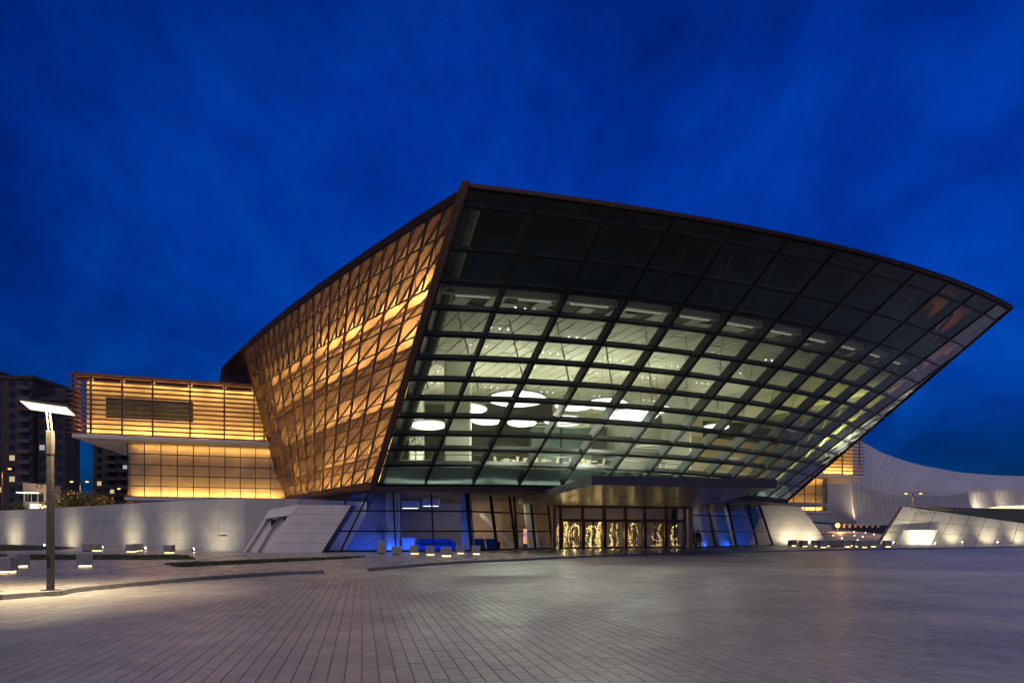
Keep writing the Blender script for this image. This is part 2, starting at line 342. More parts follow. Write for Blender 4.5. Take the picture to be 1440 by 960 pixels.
def W(a, b):
    p = wb_(a); q = wt_(a)
    return Vector((p[0] + (q[0] - p[0]) * b, p[1] + (q[1] - p[1]) * b, ZB + (ZT - ZB) * b))
def WN(a, b):            # inward normal of the copper flank
    e = 1e-3; n = (W(a + e, b) - W(a - e, b)).cross(W(a, b + e) - W(a, b - e)); return n.normalized()
def RW(a, b):            # right flank
    p = Vector((B.x + 2.2 * a, B.y + 24 * a, ZB)); q = Vector((D.x + 2.0 * a, D.y + 32 * a, ZT))
    return p.lerp(q, b)
def RN(a, b):
    e = 1e-3; n = (RW(a + e, b) - RW(a - e, b)).cross(RW(a, b + e) - RW(a, b - e)); return -n.normalized()
def t_of_v(v):
    k = (V0 - v) / F; return (k * A.y - (ZB - H)) / ((ZT - ZB) - k * (C.y - A.y))
TV = [0.0] + [t_of_v(v) for v in (655, 633, 612, 587, 562, 535, 505, 472, 435, 397, 352, 292, 268)]
NB = 13
SV = [i / NB for i in range(NB + 1)]
T_CEIL = t_of_v(400); Z_CEIL = ZB + (ZT - ZB) * T_CEIL; Z_FL = 6.5

# ------------------------------------------------------------------ ground
PZ = 0.12
kerb1 = [Vector((-60, -14, 0)), Vector((-34, 4.5, 0)), Vector((-20.5, 12.2, 0)), G(0, 843), G(100, 833), G(200, 823), G(300, 814.5), G(400, 808), G(455, 806)]
kerb2 = [G(515, 803), G(600, 795), G(660, 791), G(720, 788.5), G(790, 785), G(870, 781.5), G(990, 778), G(1110, 775), G(1270, 772), G(1440, 769.5), Vector((95, 92, 0))]
def smooth_line(pts, step):
    out = []
    n = len(pts)
    for i in range(n - 1):
        p0 = pts[max(i - 1, 0)]; p1 = pts[i]; p2 = pts[i + 1]; p3 = pts[min(i + 2, n - 1)]
        m = max(1, int((p2 - p1).length / step))
        for k in range(m):
            t = k / m
            out.append(0.5 * ((2 * p1) + (p2 - p0) * t + (2 * p0 - 5 * p1 + 4 * p2 - p3) * t * t + (3 * p1 - p0 - 3 * p2 + p3) * t ** 3))
    out.append(pts[-1]); return [Vector((p.x, p.y, 0)) for p in out]
k1 = smooth_line(kerb1, 1.0); k2 = smooth_line(kerb2, 2.0)

mb = MB(); mb.add([(-2500, -300, 0), (2500, -300, 0), (2500, 4000, 0), (-2500, 4000, 0)], [(0, 1, 2, 3)])
ground = tag(mb.build('forecourt', M['pave']), 'pale stone paved forecourt in front of the building', kind='structure')

plaza_poly = [p.copy() for p in k1] + [p.copy() for p in k2] + [Vector((120, 110, 0)), Vector((110, 150, 0)), Vector((40, 105, 0)), Vector((-30, 105, 0)), Vector((-120, 120, 0)), Vector((-140, 20, 0))]
def inside(p, poly):
    c = False; n = len(poly); j = n - 1
    for i in range(n):
        a, b = poly[i], poly[j]
        if (a.y > p[1]) != (b.y > p[1]) and p[0] < (b.x - a.x) * (p[1] - a.y) / (b.y - a.y) + a.x: c = not c
        j = i
    return c
mb = MB(); mb.slab([Vector((p.x, p.y, 0.005)) for p in plaza_poly], (0, 0, PZ - 0.005))
plaza = tag(mb.build('raised_plaza', M['plaza']), 'raised polished stone plaza around the building', kind='structure')
# sloped ramp between the kerb ends
a0, a1 = k1[-1], k2[0]; dn = Vector((0.35, -1, 0)).normalized()
mb = MB(); mb.add([a0 + Vector((0, 0, PZ)), a1 + Vector((0, 0, PZ)), a1 + dn * 1.6 + Vector((0, 0, 0.004)), a0 + dn * 1.6 + Vector((0, 0, 0.004)), a0 + Vector((0, 0, .004)), a1 + Vector((0, 0, .004))],
                  [(3, 2, 1, 0), (0, 4, 3), (1, 2, 5)])
tag(mb.build('kerb_ramp', M['pave']), 'flush ramp between the two kerb ends', kind='structure')

def kerb(name, line, label):
    root = empty(name, line[0]); tag(root, label, kind='structure')
    for i in range(len(line) - 1):
        a, b = line[i], line[i + 1]; d = (b - a).normalized(); a_ = a + d * 0.006; b_ = b - d * 0.006
        n = Vector((d.y, -d.x, 0)); z = Vector((0, 0, PZ + 0.01 + rnd.uniform(-.003, .003)))
        m_ = MB(); o = 0.10; i_ = 0.14
        p = [a_ + n * o, b_ + n * o, b_ - n * i_, a_ - n * i_]
        m_.hexa(p + [p[0] - n * .02 + z, p[1] - n * .02 + z, p[2] + z, p[3] + z])
        m_.build('kerb_stone', M['granite'], root)
    return root
kerb('kerb', [p for p in k1 if p.y > 6], 'grey granite kerb sweeping under the lamp post on the left')
kerb('kerb', k2, 'low granite kerb running across before the entrance')

# pavers: real stones near the camera
ex = Vector((math.cos(PAVE_ANG), math.sin(PAVE_ANG), 0)); ey = Vector((-ex.y, ex.x, 0))
near = []
for r in range(-130, 130):
    off = PL * 0.5 if r % 2 == 0 else 0.0
    yc = (r + 0.5) * PW
    for k in range(8, 90):
        xc = (k + 0.5) * PL - off
        p = ex * xc + ey * yc
        if p.y < 6.9 or p.y > 26: continue
        if abs(p.x) > 0.80 * p.y + 0.3: continue
        if inside((p.x, p.y), plaza_poly) or (k1[-1] - p).length < 3.2: continue
        if any((p - q).length < 0.45 for q in k1): continue
        near.append((p.y + abs(p.x) * 0.02, p, r, k))
near.sort(key=lambda q: q[0])
def paver_mb(c, dz, tx, ty):
    m_ = MB(); h = 0.014 + dz; g = 0.004; bv = 0.005
    def q(a, b, z): return c + ex * a + ey * b + Vector((0, 0, z + a * tx + b * ty))
    A_, B_ = PL / 2 - g, PW / 2 - g
    return m_.hexa([q(-A_, -B_, .001), q(A_, -B_, .001), q(A_, B_, .001), q(-A_, B_, .001), q(-A_ + bv, -B_ + bv, h), q(A_ - bv, -B_ + bv, h), q(A_ - bv, B_ - bv, h), q(-A_ + bv, B_ - bv, h)])
pm = mesh_of(paver_mb(Vector((0, 0, 0)), 0, 0, 0), 'paver', M['pave'])
for d_, p, r, k in near[:300]:
    o = inst(pm, 'paver', p + Vector((0, 0, rnd.uniform(-.002, .002))), ground)
mb = MB()
for d_, p, r, k in near[300:]:
    q = paver_mb(p, rnd.uniform(-.002, .002), rnd.uniform(-.006, .006), rnd.uniform(-.008, .008)); mb.add(q.v, q.f)
tag(mb.build('paver_field', M['pave'], ground), kind='stuff')

# lawns on the plaza
def lawn(px, label):
    pts = [G(u, v, PZ) for u, v in px]; c = sum(pts, Vector()) / len(pts)
    base = MB().slab([p + Vector((0, 0, .004)) for p in pts], (0, 0, 0.05)).build('lawn', M['soil'], None, loc=c)
    tag(base, label, 'lawn', kind='stuff')
    g = MB(); x0, x1 = min(p.x for p in pts), max(p.x for p in pts); y0, y1 = min(p.y for p in pts), max(p.y for p in pts)
    n = 0
    for _ in range(9000):
        x, y = rnd.uniform(x0, x1), rnd.uniform(y0, y1)
        if not inside((x, y), pts): continue
        h = rnd.uniform(.04, .10); a = rnd.uniform(0, 6.28); w = .02; d = Vector((math.cos(a), math.sin(a), 0)) * w; t = Vector((rnd.uniform(-.03, .03), rnd.uniform(-.03, .03), h))
        b = Vector((x, y, PZ + .05)); g.add([b - d, b + d, b + t], [(0, 1, 2)]); n += 1
        if n > 4000: break
    tag(g.build('blades', M['grass'], base), kind='stuff')
lawn([(0, 766), (40, 766.7), (104, 770), (84, 772.5), (0, 774)], 'narrow dark lawn below the uplit wall at the left edge')
lawn([(-30, 780), (262, 781.2), (275, 786), (-30, 787.2)], 'long straight lawn strip behind the lone seat cube')
lawn([(231, 793.2), (290, 791.0), (400, 786.6), (515, 782.6), (490, 785.2), (400, 789.5), (252, 797)], 'curved dark lawn strip tapering toward the blue glass')
# dark strip added for the step edge between darker and lit slabs
mb = MB(); q = [G(-40, 830, PZ), G(0, 822.5, PZ), G(120, 807, PZ), G(250, 792, PZ), G(345, 780, PZ)]
for a, b in zip(q, q[1:]): mb.beam(a + Vector((0, 0, .003)), b + Vector((0, 0, .003)), 0.12, 0.012)
tag(mb.build('step_edge_strip', M['granite']), 'dark strip in place of a shallow step edge crossing the left plaza', kind='structure')

# ------------------------------------------------------------------ THE BUILDING
bld = empty('glass_building', (8, 70, 0))
tag(bld, 'large angular building with overhanging glass front and copper flank', 'building')

# ---- glass front
front = empty('glass_front', A, bld)
def frame_strip(fn, nn, fixed, vary, along_s, w, o0, o1, seg):
    rings = []
    for k in range(seg + 1):
        x = vary[0] + (vary[1] - vary[0]) * k / seg
        s, t = (x, fixed) if along_s else (fixed, x)
        p = fn(s, t); n = nn(s, t); e = 1e-3
        d = ((fn(s + e, t) - fn(s - e, t)) if along_s else (fn(s, t + e) - fn(s, t - e))).normalized()
        side = n.cross(d).normalized() * (w / 2)
        rings.append([p - side + n * o0, p + side + n * o0, p + side + n * o1, p - side + n * o1])
    return MB().sweep(rings)
MBOT, MTOP = 0.0716, 0.0862          # bay width at the sill and at the eaves (share of the curve)
NM = 14
def s_of(i, t): return min(1.0, i * (MBOT + (MTOP - MBOT) * t))
def t_end(i):
    return 1.0 if i * MTOP <= 1 else (1.0 / i - MBOT) / (MTOP - MBOT)
def mull_strip(i, t0, t1, w, o0, o1, seg):
    rings = []
    for k in range(seg + 1):
        t = t0 + (t1 - t0) * k / seg; s = s_of(i, t); p = S(s, t); n = SN(s, t)
        d = (S(s_of(i, t + .01), t + .01) - S(s_of(i, t - .01), t - .01)).normalized(); side = n.cross(d).normalized() * (w / 2)
        rings.append([p - side + n * o0, p + side + n * o0, p + side + n * o1, p - side + n * o1])
    return MB().sweep(rings)
for i in range(NM):
    te = min(1.0, t_end(i))
    mu = mull_strip(i, 0, te, 0.12, -0.05, 0.10, 10).build('mullion', M['black'], front)
    if i > 0: mull_strip(i, 0.005, te - .015, 0.18, 0.12, 0.78, 10).build('steel_rib', M['fin'], mu)
frame_strip(S, SN, 1.0, (0, 1), False, 0.12, -0.05, 0.10, 10).build('mullion', M['black'], front)
for j, t in enumerate(TV):
    tr = frame_strip(S, SN, t, (0.0, 1.0), True, 0.10, -0.045, 0.09, 40).build('transom', M['black'], front)
    if 0 < j < len(TV) - 1:
        frame_strip(S, SN, t, (0.004, 0.996), True, 0.16, 0.11, 0.48, 40).build('transom_beam', M['beam_grey'], tr)
for i in range(NM):
    for j in range(len(TV) - 1):
        t0, t1 = TV[j] + .002, TV[j + 1] - .002
        a0_, a1_, b1_, b0_ = [min(.9995, x) for x in (s_of(i, t0) + .0012, s_of(i + 1, t0) - .0012, s_of(i + 1, t1) - .0012, s_of(i, t1) + .0012)]
        if a1_ - a0_ < .003: continue
        n = SN((a0_ + b1_) / 2, (t0 + t1) / 2); jig = [rnd.uniform(-.012, .012) for _ in range(4)]
        q = [S(a0_, t0) + n * jig[0], S(a1_, t0) + n * jig[1], S(b1_, t1) + n * jig[2], S(b0_, t1) + n * jig[3]]
        if b1_ - b0_ < .003: q = q[:2] + [S(min(b0_, .9995), t1)]
        MB().slab(q, n * 0.04).build('pane', M['glass_edge'] if (a0_ + b0_) / 2 > .88 else M['glass'], front)
# spandrel behind the lowest row
rings = []
for k in range(27):
    s = 0.004 + 0.992 * k / 26; p0 = S(s, 0.0); n = SN(s, 0.0); h = Vector((n.x, n.y, 0)).normalized()
    p1 = S(s, TV[1])
    rings.append([p0 + h * 0.9, p1 + h * 0.9, p1 + h * 1.05, p0 + h * 1.05])
MB().sweep(rings).build('spandrel', M['spandrel'], front)
for k in range(6):
    s0_, s1_ = .01 + k / 6.15, .01 + (k + .95) / 6.15
    qa, qb = S(s0_, .01), S(s1_, .01); n = SN((s0_ + s1_) / 2, 0); h = Vector((n.x, n.y, 0)).normalized()
    area('sill_fill', qa + h * .42 + Z * .02, qb + h * .42 + Z * .02, .08, h * .8 + Z, 3.5, (.88, 1.0, .86), front)  # added strips to brighten the spandrel, which the hall lamps do not reach
# sill fascia
rings = []
for k in range(27):
    s = k / 26; p = S(s, 0); n = SN(s, 0); h = Vector((n.x, n.y, 0)).normalized()
    rings.append([p - h * 0.12 + Z * -.06, p - h * 0.12 - Z * 0.42, p + h * 0.5 - Z * 0.42, p + h * 0.5 - Z * .06])
MB().sweep(rings).build('sill_fascia', M['bronze_dark'], front)
# bright trim at the edge of the hall ceiling
def ceil_pt(s, inset):
    p = S(s, T_CEIL); n = SN(s, T_CEIL); h = Vector((n.x, n.y, 0)).normalized(); return Vector((p.x, p.y, Z_CEIL)) + h * inset

# ---- roof and rim
top_line = [S(k / 30, 1) for k in range(31)]
back_l = [Vector((-37, 86, ZT)), Vector((-31.5, 74, ZT))]
roof_poly = top_line + [Vector((D.x + 1.0, D.y + 16, ZT)), Vector((41.5, 86, ZT)), Vector((33, 101, ZT)), Vector((-20, 101, ZT))] + back_l + [W(1 - k / 8, 1) for k in range(8)]
roof = MB().slab([p + Z * 0.0 for p in roof_poly], (0, 0, 0.10)).build('roof', M['bronze_dark'], bld)
rings = []
for p, q in zip(top_line, top_line[1:] + [top_line[-1] * 2 - top_line[-2]]):
    d = (q - p).normalized(); n = Vector((d.y, -d.x, 0))
    rings.append([p + n * .05 - Z * .10, p + n * .05 + Z * .11, p - n * .25 + Z * .11, p - n * .25 - Z * .10])
MB().sweep(rings).build('roof_rim', M['bronze_dark'], roof)
# ---- corner fascia between glass and copper
def edge_band(p0, p1, out_dir, inn, w, th):
    m_ = MB(); o = Vector(out_dir).normalized() * w; i_ = Vector(inn).normalized() * th
    return m_.hexa([p0, p0 + o, p0 + o + i_, p0 + i_, p1, p1 + o, p1 + o + i_, p1 + i_])
wd0 = (W(0.02, 0) - W(0, 0)).normalized(); wd1 = (W(0.02, 1) - W(0, 1)).normalized()
m_ = MB(); n0 = SN(0, 0.5)
lo = A - (C - A).normalized() * .35; sx = (S(0.02, .5) - S(0, .5)).normalized(); ed = (C - A).normalized()
def to_top(p): return p + ed * ((ZT + .105 - p.z) / ed.z)
m_.hexa([lo - sx * .05 - n0 * .12, lo - sx * .46 - n0 * .05, lo - sx * .42 + n0 * .7, lo - sx * .05 + n0 * .7] + [to_top(lo + o_) for o_ in (-sx * .05 - n0 * .12, -sx * .46 - n0 * .05, -sx * .42 + n0 * .7, -sx * .05 + n0 * .7)])
m_.build('corner_fascia', M['corner'], bld)
m_ = MB(); n1 = SN(1, .5); sx1 = (S(1, .5) - S(.98, .5)).normalized()
m_.hexa([B + sx1 * .05 - n1 * .1, B + sx1 * .3 - n1 * .05, B + sx1 * .3 + n1 * .6, B + sx1 * .05 + n1 * .6, D + sx1 * .05 - n1 * .1, D + sx1 * .3 - n1 * .05, D + sx1 * .3 + n1 * .6, D + sx1 * .05 + n1 * .6])
m_.build('corner_fascia', M['bronze_dark'], bld)

# ---- copper flank
flank = empty('copper_flank', W(0.5, 0), bld)
NA, NR, NFINE = 12, 13, 3
a_off = 0.012
def acol(i, n): return a_off + (1 - a_off) * i / n
AV = [acol(i, NA) for i in range(NA + 1)]
RV = [0.02 + 0.955 * j / NR for j in range(NR + 1)]
for j in range(NR):
    nc = NA * 2 if j >= NR - NFINE else NA
    for i in range(nc):
        a0_, a1_ = acol(i, nc), acol(i + 1, nc)
        ga, gb = 0.0012, 0.003
        c = [(a0_ + ga, RV[j] + gb), (a1_ - ga, RV[j] + gb), (a1_ - ga, RV[j + 1] - gb), (a0_ + ga, RV[j + 1] - gb)]
        n = WN((a0_ + a1_) / 2, (RV[j] + RV[j + 1]) / 2)
        tilt = rnd.uniform(-.03, .03); q = [W(*x) + n * rnd.uniform(-.012, .012) for x in c]
        q[0] += n * tilt; q[2] -= n * tilt; q[0] -= n * .05; q[1] -= n * .05
        fold = rnd.uniform(.015, .075); q[0] -= n * fold; q[2] += n * .02
        m_ = MB(); o_ = n * .03
        m_.add([q[0], q[1], q[3], q[0] + o_, q[1] + o_, q[3] + o_], [(0, 2, 1), (3, 4, 5), (0, 1, 4, 3), (2, 0, 3, 5)])
        m_.add([q[1], q[2], q[3], q[1] + o_, q[2] + o_, q[3] + o_], [(0, 2, 1), (3, 4, 5), (0, 1, 4, 3), (1, 2, 5, 4)])
        m_.build('copper_panel', M['screen'], flank)
        a2 = W(a1_, RV[j]) + n * 0.30; b2 = W(a0_, RV[j + 1]) + n * 0.30
        MB().beam(a2, b2, 0.10, 0.10, n).build('brace', M['bronze_dark'] if j > 9 else M['bronze'], flank)  # upper braces painted darker as backlit silhouettes, lower ones paler as if lit
        if rnd.random() < .35: MB().beam(W(a0_, RV[j]) + n * .6, W(a1_, RV[j + 1]) + n * 1.2, 0.05, 0.05, n).build('strut', M['slat'], flank)
for i in range(NA + 1):
    frame_strip(W, WN, AV[i], (RV[0], RV[-1]), False, 0.09, 0.02, 0.18, 6).build('mullion', M['bronze_dark'], flank)
for i in range(NA):
    frame_strip(W, WN, acol(2 * i + 1, 2 * NA), (RV[NR - NFINE], RV[-1]), False, 0.06, 0.02, 0.14, 3).build('mullion', M['bronze_dark'], flank)
for j in range(NR + 1):
    frame_strip(W, WN, RV[j], (AV[0], 1), True, 0.08, 0.02, 0.18, 12).build('rail', M['bronze_dark'], flank)
# solid copper band above and drip band below
rg = []
for k in range(13):
    a = AV[0] + (1 - AV[0]) * k / 12; n = WN(a, .97)
    rg.append([W(a, RV[-1] + .004) - n * .02, W(a, 0.999) - n * .02, W(a, .999) + n * .12, W(a, RV[-1] + .004) + n * .12])
MB().sweep(rg).build('top_band', M['bronze_dark'], flank)
rg = []
for k in range(13):
    a = AV[0] + (1 - AV[0]) * k / 12; n = WN(a, .0)
    rg.append([W(a, -.004) - n * .03, W(a, RV[0] - .003) - n * .03, W(a, RV[0] - .003) + n * 1.1, W(a, -.004) + n * 1.1])
MB().sweep(rg).build('bottom_band', M['bronze'], flank)
# inner wall and walkways, lit from the cavity
GAP = 1.5
rg = []
for k in range(13):
    a = 0.01 + 0.99 * k / 12; r_ = []
    for b in (0.0, .25, .5, .75, 1.0): r_.append(W(a, b) + WN(a, b) * GAP)
    for b in (1.0, .75, .5, .25, 0.0): r_.append(W(a, b) + WN(a, b) * (GAP + .2))
    rg.append(r_)
MB().sweep(rg).build('inner_wall', M['warm_wall'], flank)
for j in (2, 5, 8, 10):
    rg = []
    for k in range(13):
        a = 0.01 + 0.99 * k / 12; b = RV[j]; n = WN(a, b); h = Vector((n.x, n.y, 0)).normalized(); p = W(a, b)
        rg.append([p + h * 1.0, p + h * 1.45, p + h * 1.45 - Z * .06, p + h * 1.0 - Z * .06])
    wk = MB().sweep(rg).build('walkway', M['bronze_dark'], flank)
rg = []
for k in range(9):
    b = k / 8; n = WN(.012, b); q0 = S(.003, b) + SN(.003, b) * .12; q1 = W(.03, b) + n * (GAP + .1)
    dd = (W(.03, b) - W(0, b)).normalized()
    rg.append([q0, q1, q1 + dd * .12, q0 + dd * .12])
MB().sweep(rg).build('end_wall', M['steel'], flank)
rg = []
for k in range(13):
    a = 0.03 + 0.97 * k / 12
    rg.append([W(a, b) + WN(a, b) * (GAP + .26) for b in (0.0, .25, .5, .75, 1.0)] + [W(a, b) + WN(a, b) * (GAP + .34) for b in (1.0, .75, .5, .25, 0.0)])
MB().sweep(rg).build('hall_lining', M['taupe'], flank)
COP = (1.0, 0.63, 0.29)
for j, wts in ((0, 190), (2, 190), (5, 230), (8, 300), (10, 330)):
    b = RV[j] + 0.012
    nseg = 7
    for k in range(nseg):
        a0_ = .02 + .96 * k / nseg + rnd.uniform(0, .02); a1_ = .02 + .96 * (k + 1) / nseg - rnd.uniform(.005, .015)
        n0, n1 = WN(a0_, b), WN(a1_, b)
        p0 = W(a0_, b) + Vector((n0.x, n0.y, 0)).normalized() * 0.55 + Z * .06; p1 = W(a1_, b) + Vector((n1.x, n1.y, 0)).normalized() * .55 + Z * .06
        area('cavity_light', p0, p1, 0.3, (n0.x * .9, n0.y * .9, 1), 1.35 * wts / nseg * rnd.uniform(.8, 1.15) * (1.8 if k == 0 else 1.15 if k < 4 else 0.65), COP, flank)
# small white markings of end return at back of the copper screen
rg = [[W(1, b), W(1, b) + WN(1, b) * .5, W(1, b) + WN(1, b) * .5 + Vector((-.1, .1, 0)), W(1, b) + Vector((-.1, .1, 0))] for b in (0, .25, .5, .75, 1)]
MB().sweep(rg).build('end_return', M['bronze_dark'], flank)
# darker rear flank, set back beyond the screen
rear = empty('rear_flank', (-30, 74, 8), bld)
for i in range(8):
    for j in range(5):
        f0, f1 = i / 8, (i + 1) / 8
        p0 = Vector((-25.6, 66.8, 0)).lerp(Vector((-37, 86, 0)), f0 + .004); p1 = Vector((-25.6, 66.8, 0)).lerp(Vector((-37, 86, 0)), f1 - .004)
        z0, z1 = ZT - .35 - 1.5 * (j + 1) + .02, ZT - .35 - 1.5 * j - .02
        def sh(z):
            bb = (z - ZB) / (ZT - ZB); q_ = W(1, bb) - W(1, 1); return Vector((q_.x + .5, q_.y + .3, 0))
        q = [p0 + Z * z0 + sh(z0), p1 + Z * z0 + sh(z0), p1 + Z * z1 + sh(z1), p0 + Z * z1 + sh(z1)]
        MB().slab(q, Vector((.1, .06, 0))).build('copper_panel', M['bronze_dark'], rear)

# ---- right flank (seen from inside through the glass)
rf = empty('right_flank', RW(.5, 0), bld)
MB().sweep([[RW(a, 0), RW(a, 1), RW(a, 1) - RN(a, 1) * .15, RW(a, 0) - RN(a, 0) * .15] for a in (0, .25, .5, .75, 1)]).build('outer_skin', M['bronze'], rf)
MB().sweep([[RW(a, b) + RN(a, b) * .12 for b in (0.05, .3, .55, T_CEIL)] for a in (0.03, .25, .5, .75, 1)], closed=False).build('olive_lining', M['olive_wall'], rf)
for i in range(8):
    for j in range(5):
        a0_, a1_ = .03 + .95 * i / 8, .03 + .95 * (i + 1) / 8; b0, b1 = .06 + .66 * j / 5, .06 + .66 * (j + 1) / 5
        n = RN(a0_, b0)
        MB().beam(RW(a0_, b0) + n * .5, RW(a1_, b1) + n * .5, .13, .13, n).build('brace', M['white'], rf)
        if j < 4: MB().beam(RW(a0_, b1) + n * .5, RW(a1_, b1) + n * .5, .10, .10, n).build('chord', M['bronze'], rf)
for (a_, b_, w_) in ((.12, .12, 560), (.12, .42, 700), (.55, .12, 460)):
    p = RW(a_, b_) + RN(a_, b_) * 1.6; q = RW(a_ + .3, b_) + RN(a_ + .3, b_) * 1.6
    area('flank_light', p, q, .15, -RN(a_, b_) + Z * .5, w_, (1.0, .88, .40), rf)

area('flank_light', RW(.10, .86) + RN(.1, .86) * 1.2, RW(.30, .80) + RN(.3, .8) * 1.2, .1, -RN(.1, .9), 260, (1.0, .52, .16), rf)  # added warm lamp, its orange patch stands in for a copper reflection
# ---- hall interior
hall = empty('hall_interior', (5, 65, 5), bld)
def inset_line(t, inset, n=24, s0=0.0, s1=1.0):
    o = []
    for k in range(n + 1):
        s = s0 + (s1 - s0) * k / n; p = S(s, t); m = SN(s, t); h = Vector((m.x, m.y, 0)).normalized(); o.append(p + h * inset)
    return o
iw = [W(a, 0.05) + WN(a, .05) * (GAP + .25) for a in (1.0, .75, .5, .25, .03)]
backs = [Vector((33.5, 98, 0)), Vector((-18, 98, 0)), Vector((-24, 80, 0))]
fl = inset_line(0.0, 1.1) + [Vector((31.8, 80, 0))] + backs + iw[1:]
fl = [Vector((p.x, p.y, ZB - .1)) for p in fl]
MB().slab(fl, (0, 0, Z_FL - ZB + .1)).build('hall_floor', M['floor_in'], hall)
sof = inset_line(0.0, 0.45) + [Vector((31.8, 80, 0))] + backs + [W(a, 0) + WN(a, 0) * .9 for a in (1.0, .75, .5, .25, .03)]
MB().slab([Vector((p.x, p.y, ZB - .40)) for p in sof], (0, 0, .25)).build('lower_soffit', M['taupe'], hall)
cl_line = [ceil_pt(k / 24, 1.0) for k in range(25)]
iwc = [W(a, T_CEIL) + WN(a, T_CEIL) * (GAP + .25) for a in (1.0, .75, .5, .25, .03)]
iwc = [Vector((p.x, p.y, Z_CEIL)) for p in iwc]
rwc = [RW(.3, T_CEIL), RW(.7, T_CEIL), RW(1, T_CEIL)]
cpoly = cl_line + [Vector((p.x - .4, p.y, Z_CEIL)) for p in rwc] + [Vector((33, 99, Z_CEIL)), Vector((-16, 99, Z_CEIL))] + iwc
MB().slab([p + Z * .08 for p in cpoly], (0, 0, .2)).build('ceiling_backing', M['ceiling_gap'], hall)
ceil = empty('hall_ceiling', (10, 65, Z_CEIL), bld)
ca = R(21.5); cx_ = Vector((math.cos(ca), math.sin(ca), 0)); cy_ = Vector((-cx_.y, cx_.x, 0))
PX, PY = 1.0, 3.3
cnt = 0; cpan = []
for i in range(-14, 60):
    for j in range(5, 32):
        q0 = cx_ * (i * PX) + cy_ * (j * PY + (i % 3) * PY / 3)
        g_ = .045
        qs = [q0 + cx_ * g_ + cy_ * g_, q0 + cx_ * (PX - g_) + cy_ * g_, q0 + cx_ * (PX - g_) + cy_ * (PY - g_), q0 + cx_ * g_ + cy_ * (PY - g_)]
        if not all(inside((p.x, p.y), cpoly) for p in qs) or q0.y > 88: continue
        cpan.append((qs[0].length, qs))
cpan.sort(key=lambda q: q[0]); rest = MB()
for k_, (d_, qs) in enumerate(cpan):
    tz = rnd.uniform(-.02, .02); zz_ = rnd.uniform(-.015, .015)
    m_ = MB().slab([p + Z * (Z_CEIL + zz_ + (tz if k < 2 else -tz)) for k, p in enumerate(qs)], (0, 0, .06))
    if k_ < 290: m_.build('ceiling_panel', M['ceiling'], ceil)
    else: rest.add(m_.v, m_.f)
tag(rest.build('ceiling_panels_beyond', M['ceiling'], ceil), kind='stuff')
rg = []
for k in range(25):
    p = ceil_pt(k / 24, 0.98); n = SN(k / 24, T_CEIL); h = Vector((n.x, n.y, 0)).normalized()
    rg.append([p - Z * .12, p - Z * .12 + h * .22, p + Z * .30 + h * .22, p + Z * .30])
MB().sweep(rg).build('ceiling_edge_trim', M['cream'], ceil)
M['cove'] = emit('cove_strip', (1.0, .96, .82), .13)
for i in range(1, 13):
    sa, sb = s_of(i - 1, T_CEIL) + .012 + rnd.uniform(0, .012), s_of(i, T_CEIL) - .014
    if sb > .985: continue
    pa_, pb2 = ceil_pt(sa, 1.5) - Z * .06, ceil_pt(sb, 1.5) - Z * .06
    MB().beam(pa_, pb2, .16, .08).build('cove_strip', M['cove'], ceil)
dm = mesh_of(MB().ball((0, 0, 0), (.06, .06, .03), 8, 4), 'downlight', M['ceil_dot'])
for i in range(7):
    for k in range(6):
        g0 = cx_ * (4 + i * 6.0) + cy_ * (40 + k * 4.6)
        if inside((g0.x, g0.y), cpoly) and inside((g0.x, g0.y - 2), cpoly):
            for q in range(3): inst(dm, 'downlight', Vector((g0.x + q * .6, g0.y + q * .25, Z_CEIL - .05)), ceil)
# attic: dark wall closing the space above the ceiling
rg = []
for k in range(25):
    s = k / 24; n = SN(s, .9); h = Vector((n.x, n.y, 0)).normalized()
    p0 = ceil_pt(s, 1.3) + Z * .3; p1 = S(s, .985) + h * 5.0
    rg.append([p0, Vector((p1.x, p1.y, ZT - .05)), Vector((p1.x, p1.y, ZT - .05)) + h * .2, p0 + h * .2])
MB().sweep(rg).build('attic_wall', M['dark'], hall)
# sloping roof underside trusses in the attic
for i in range(1, NB):
    s = SV[i]; n = SN(s, .8); h = Vector((n.x, n.y, 0)).normalized()
    MB().beam(ceil_pt(s, .9) + Z * .5, S(s, .97) + h * 2.2, .16, .16).build('attic_strut', M['steel'], hall)

def wallbox(name, mt, pts, z0, z1, th=0.3, parent=hall):
    m_ = MB()
    for a, b in zip(pts, pts[1:]):
        a = Vector((*a, 0)); b = Vector((*b, 0)); d = (b - a).normalized(); n = Vector((-d.y, d.x, 0)) * th
        m_.hexa([a + Z * z0, b + Z * z0, b + n + Z * z0, a + n + Z * z0, a + Z * z1, b + Z * z1, b + n + Z * z1, a + n + Z * z1])
    return m_.build(name, mt, parent)
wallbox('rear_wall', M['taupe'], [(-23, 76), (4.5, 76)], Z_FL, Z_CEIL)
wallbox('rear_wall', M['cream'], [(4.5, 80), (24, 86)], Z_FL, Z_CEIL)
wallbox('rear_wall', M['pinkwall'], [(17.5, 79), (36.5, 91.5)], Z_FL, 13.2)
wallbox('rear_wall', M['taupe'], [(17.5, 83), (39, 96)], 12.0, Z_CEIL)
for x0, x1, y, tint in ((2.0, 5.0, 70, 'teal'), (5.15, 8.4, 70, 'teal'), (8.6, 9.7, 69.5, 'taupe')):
    wallbox('glazed_room', M[tint], [(x0, y), (x1, y + .4)], Z_FL, 12.4, 2.0)
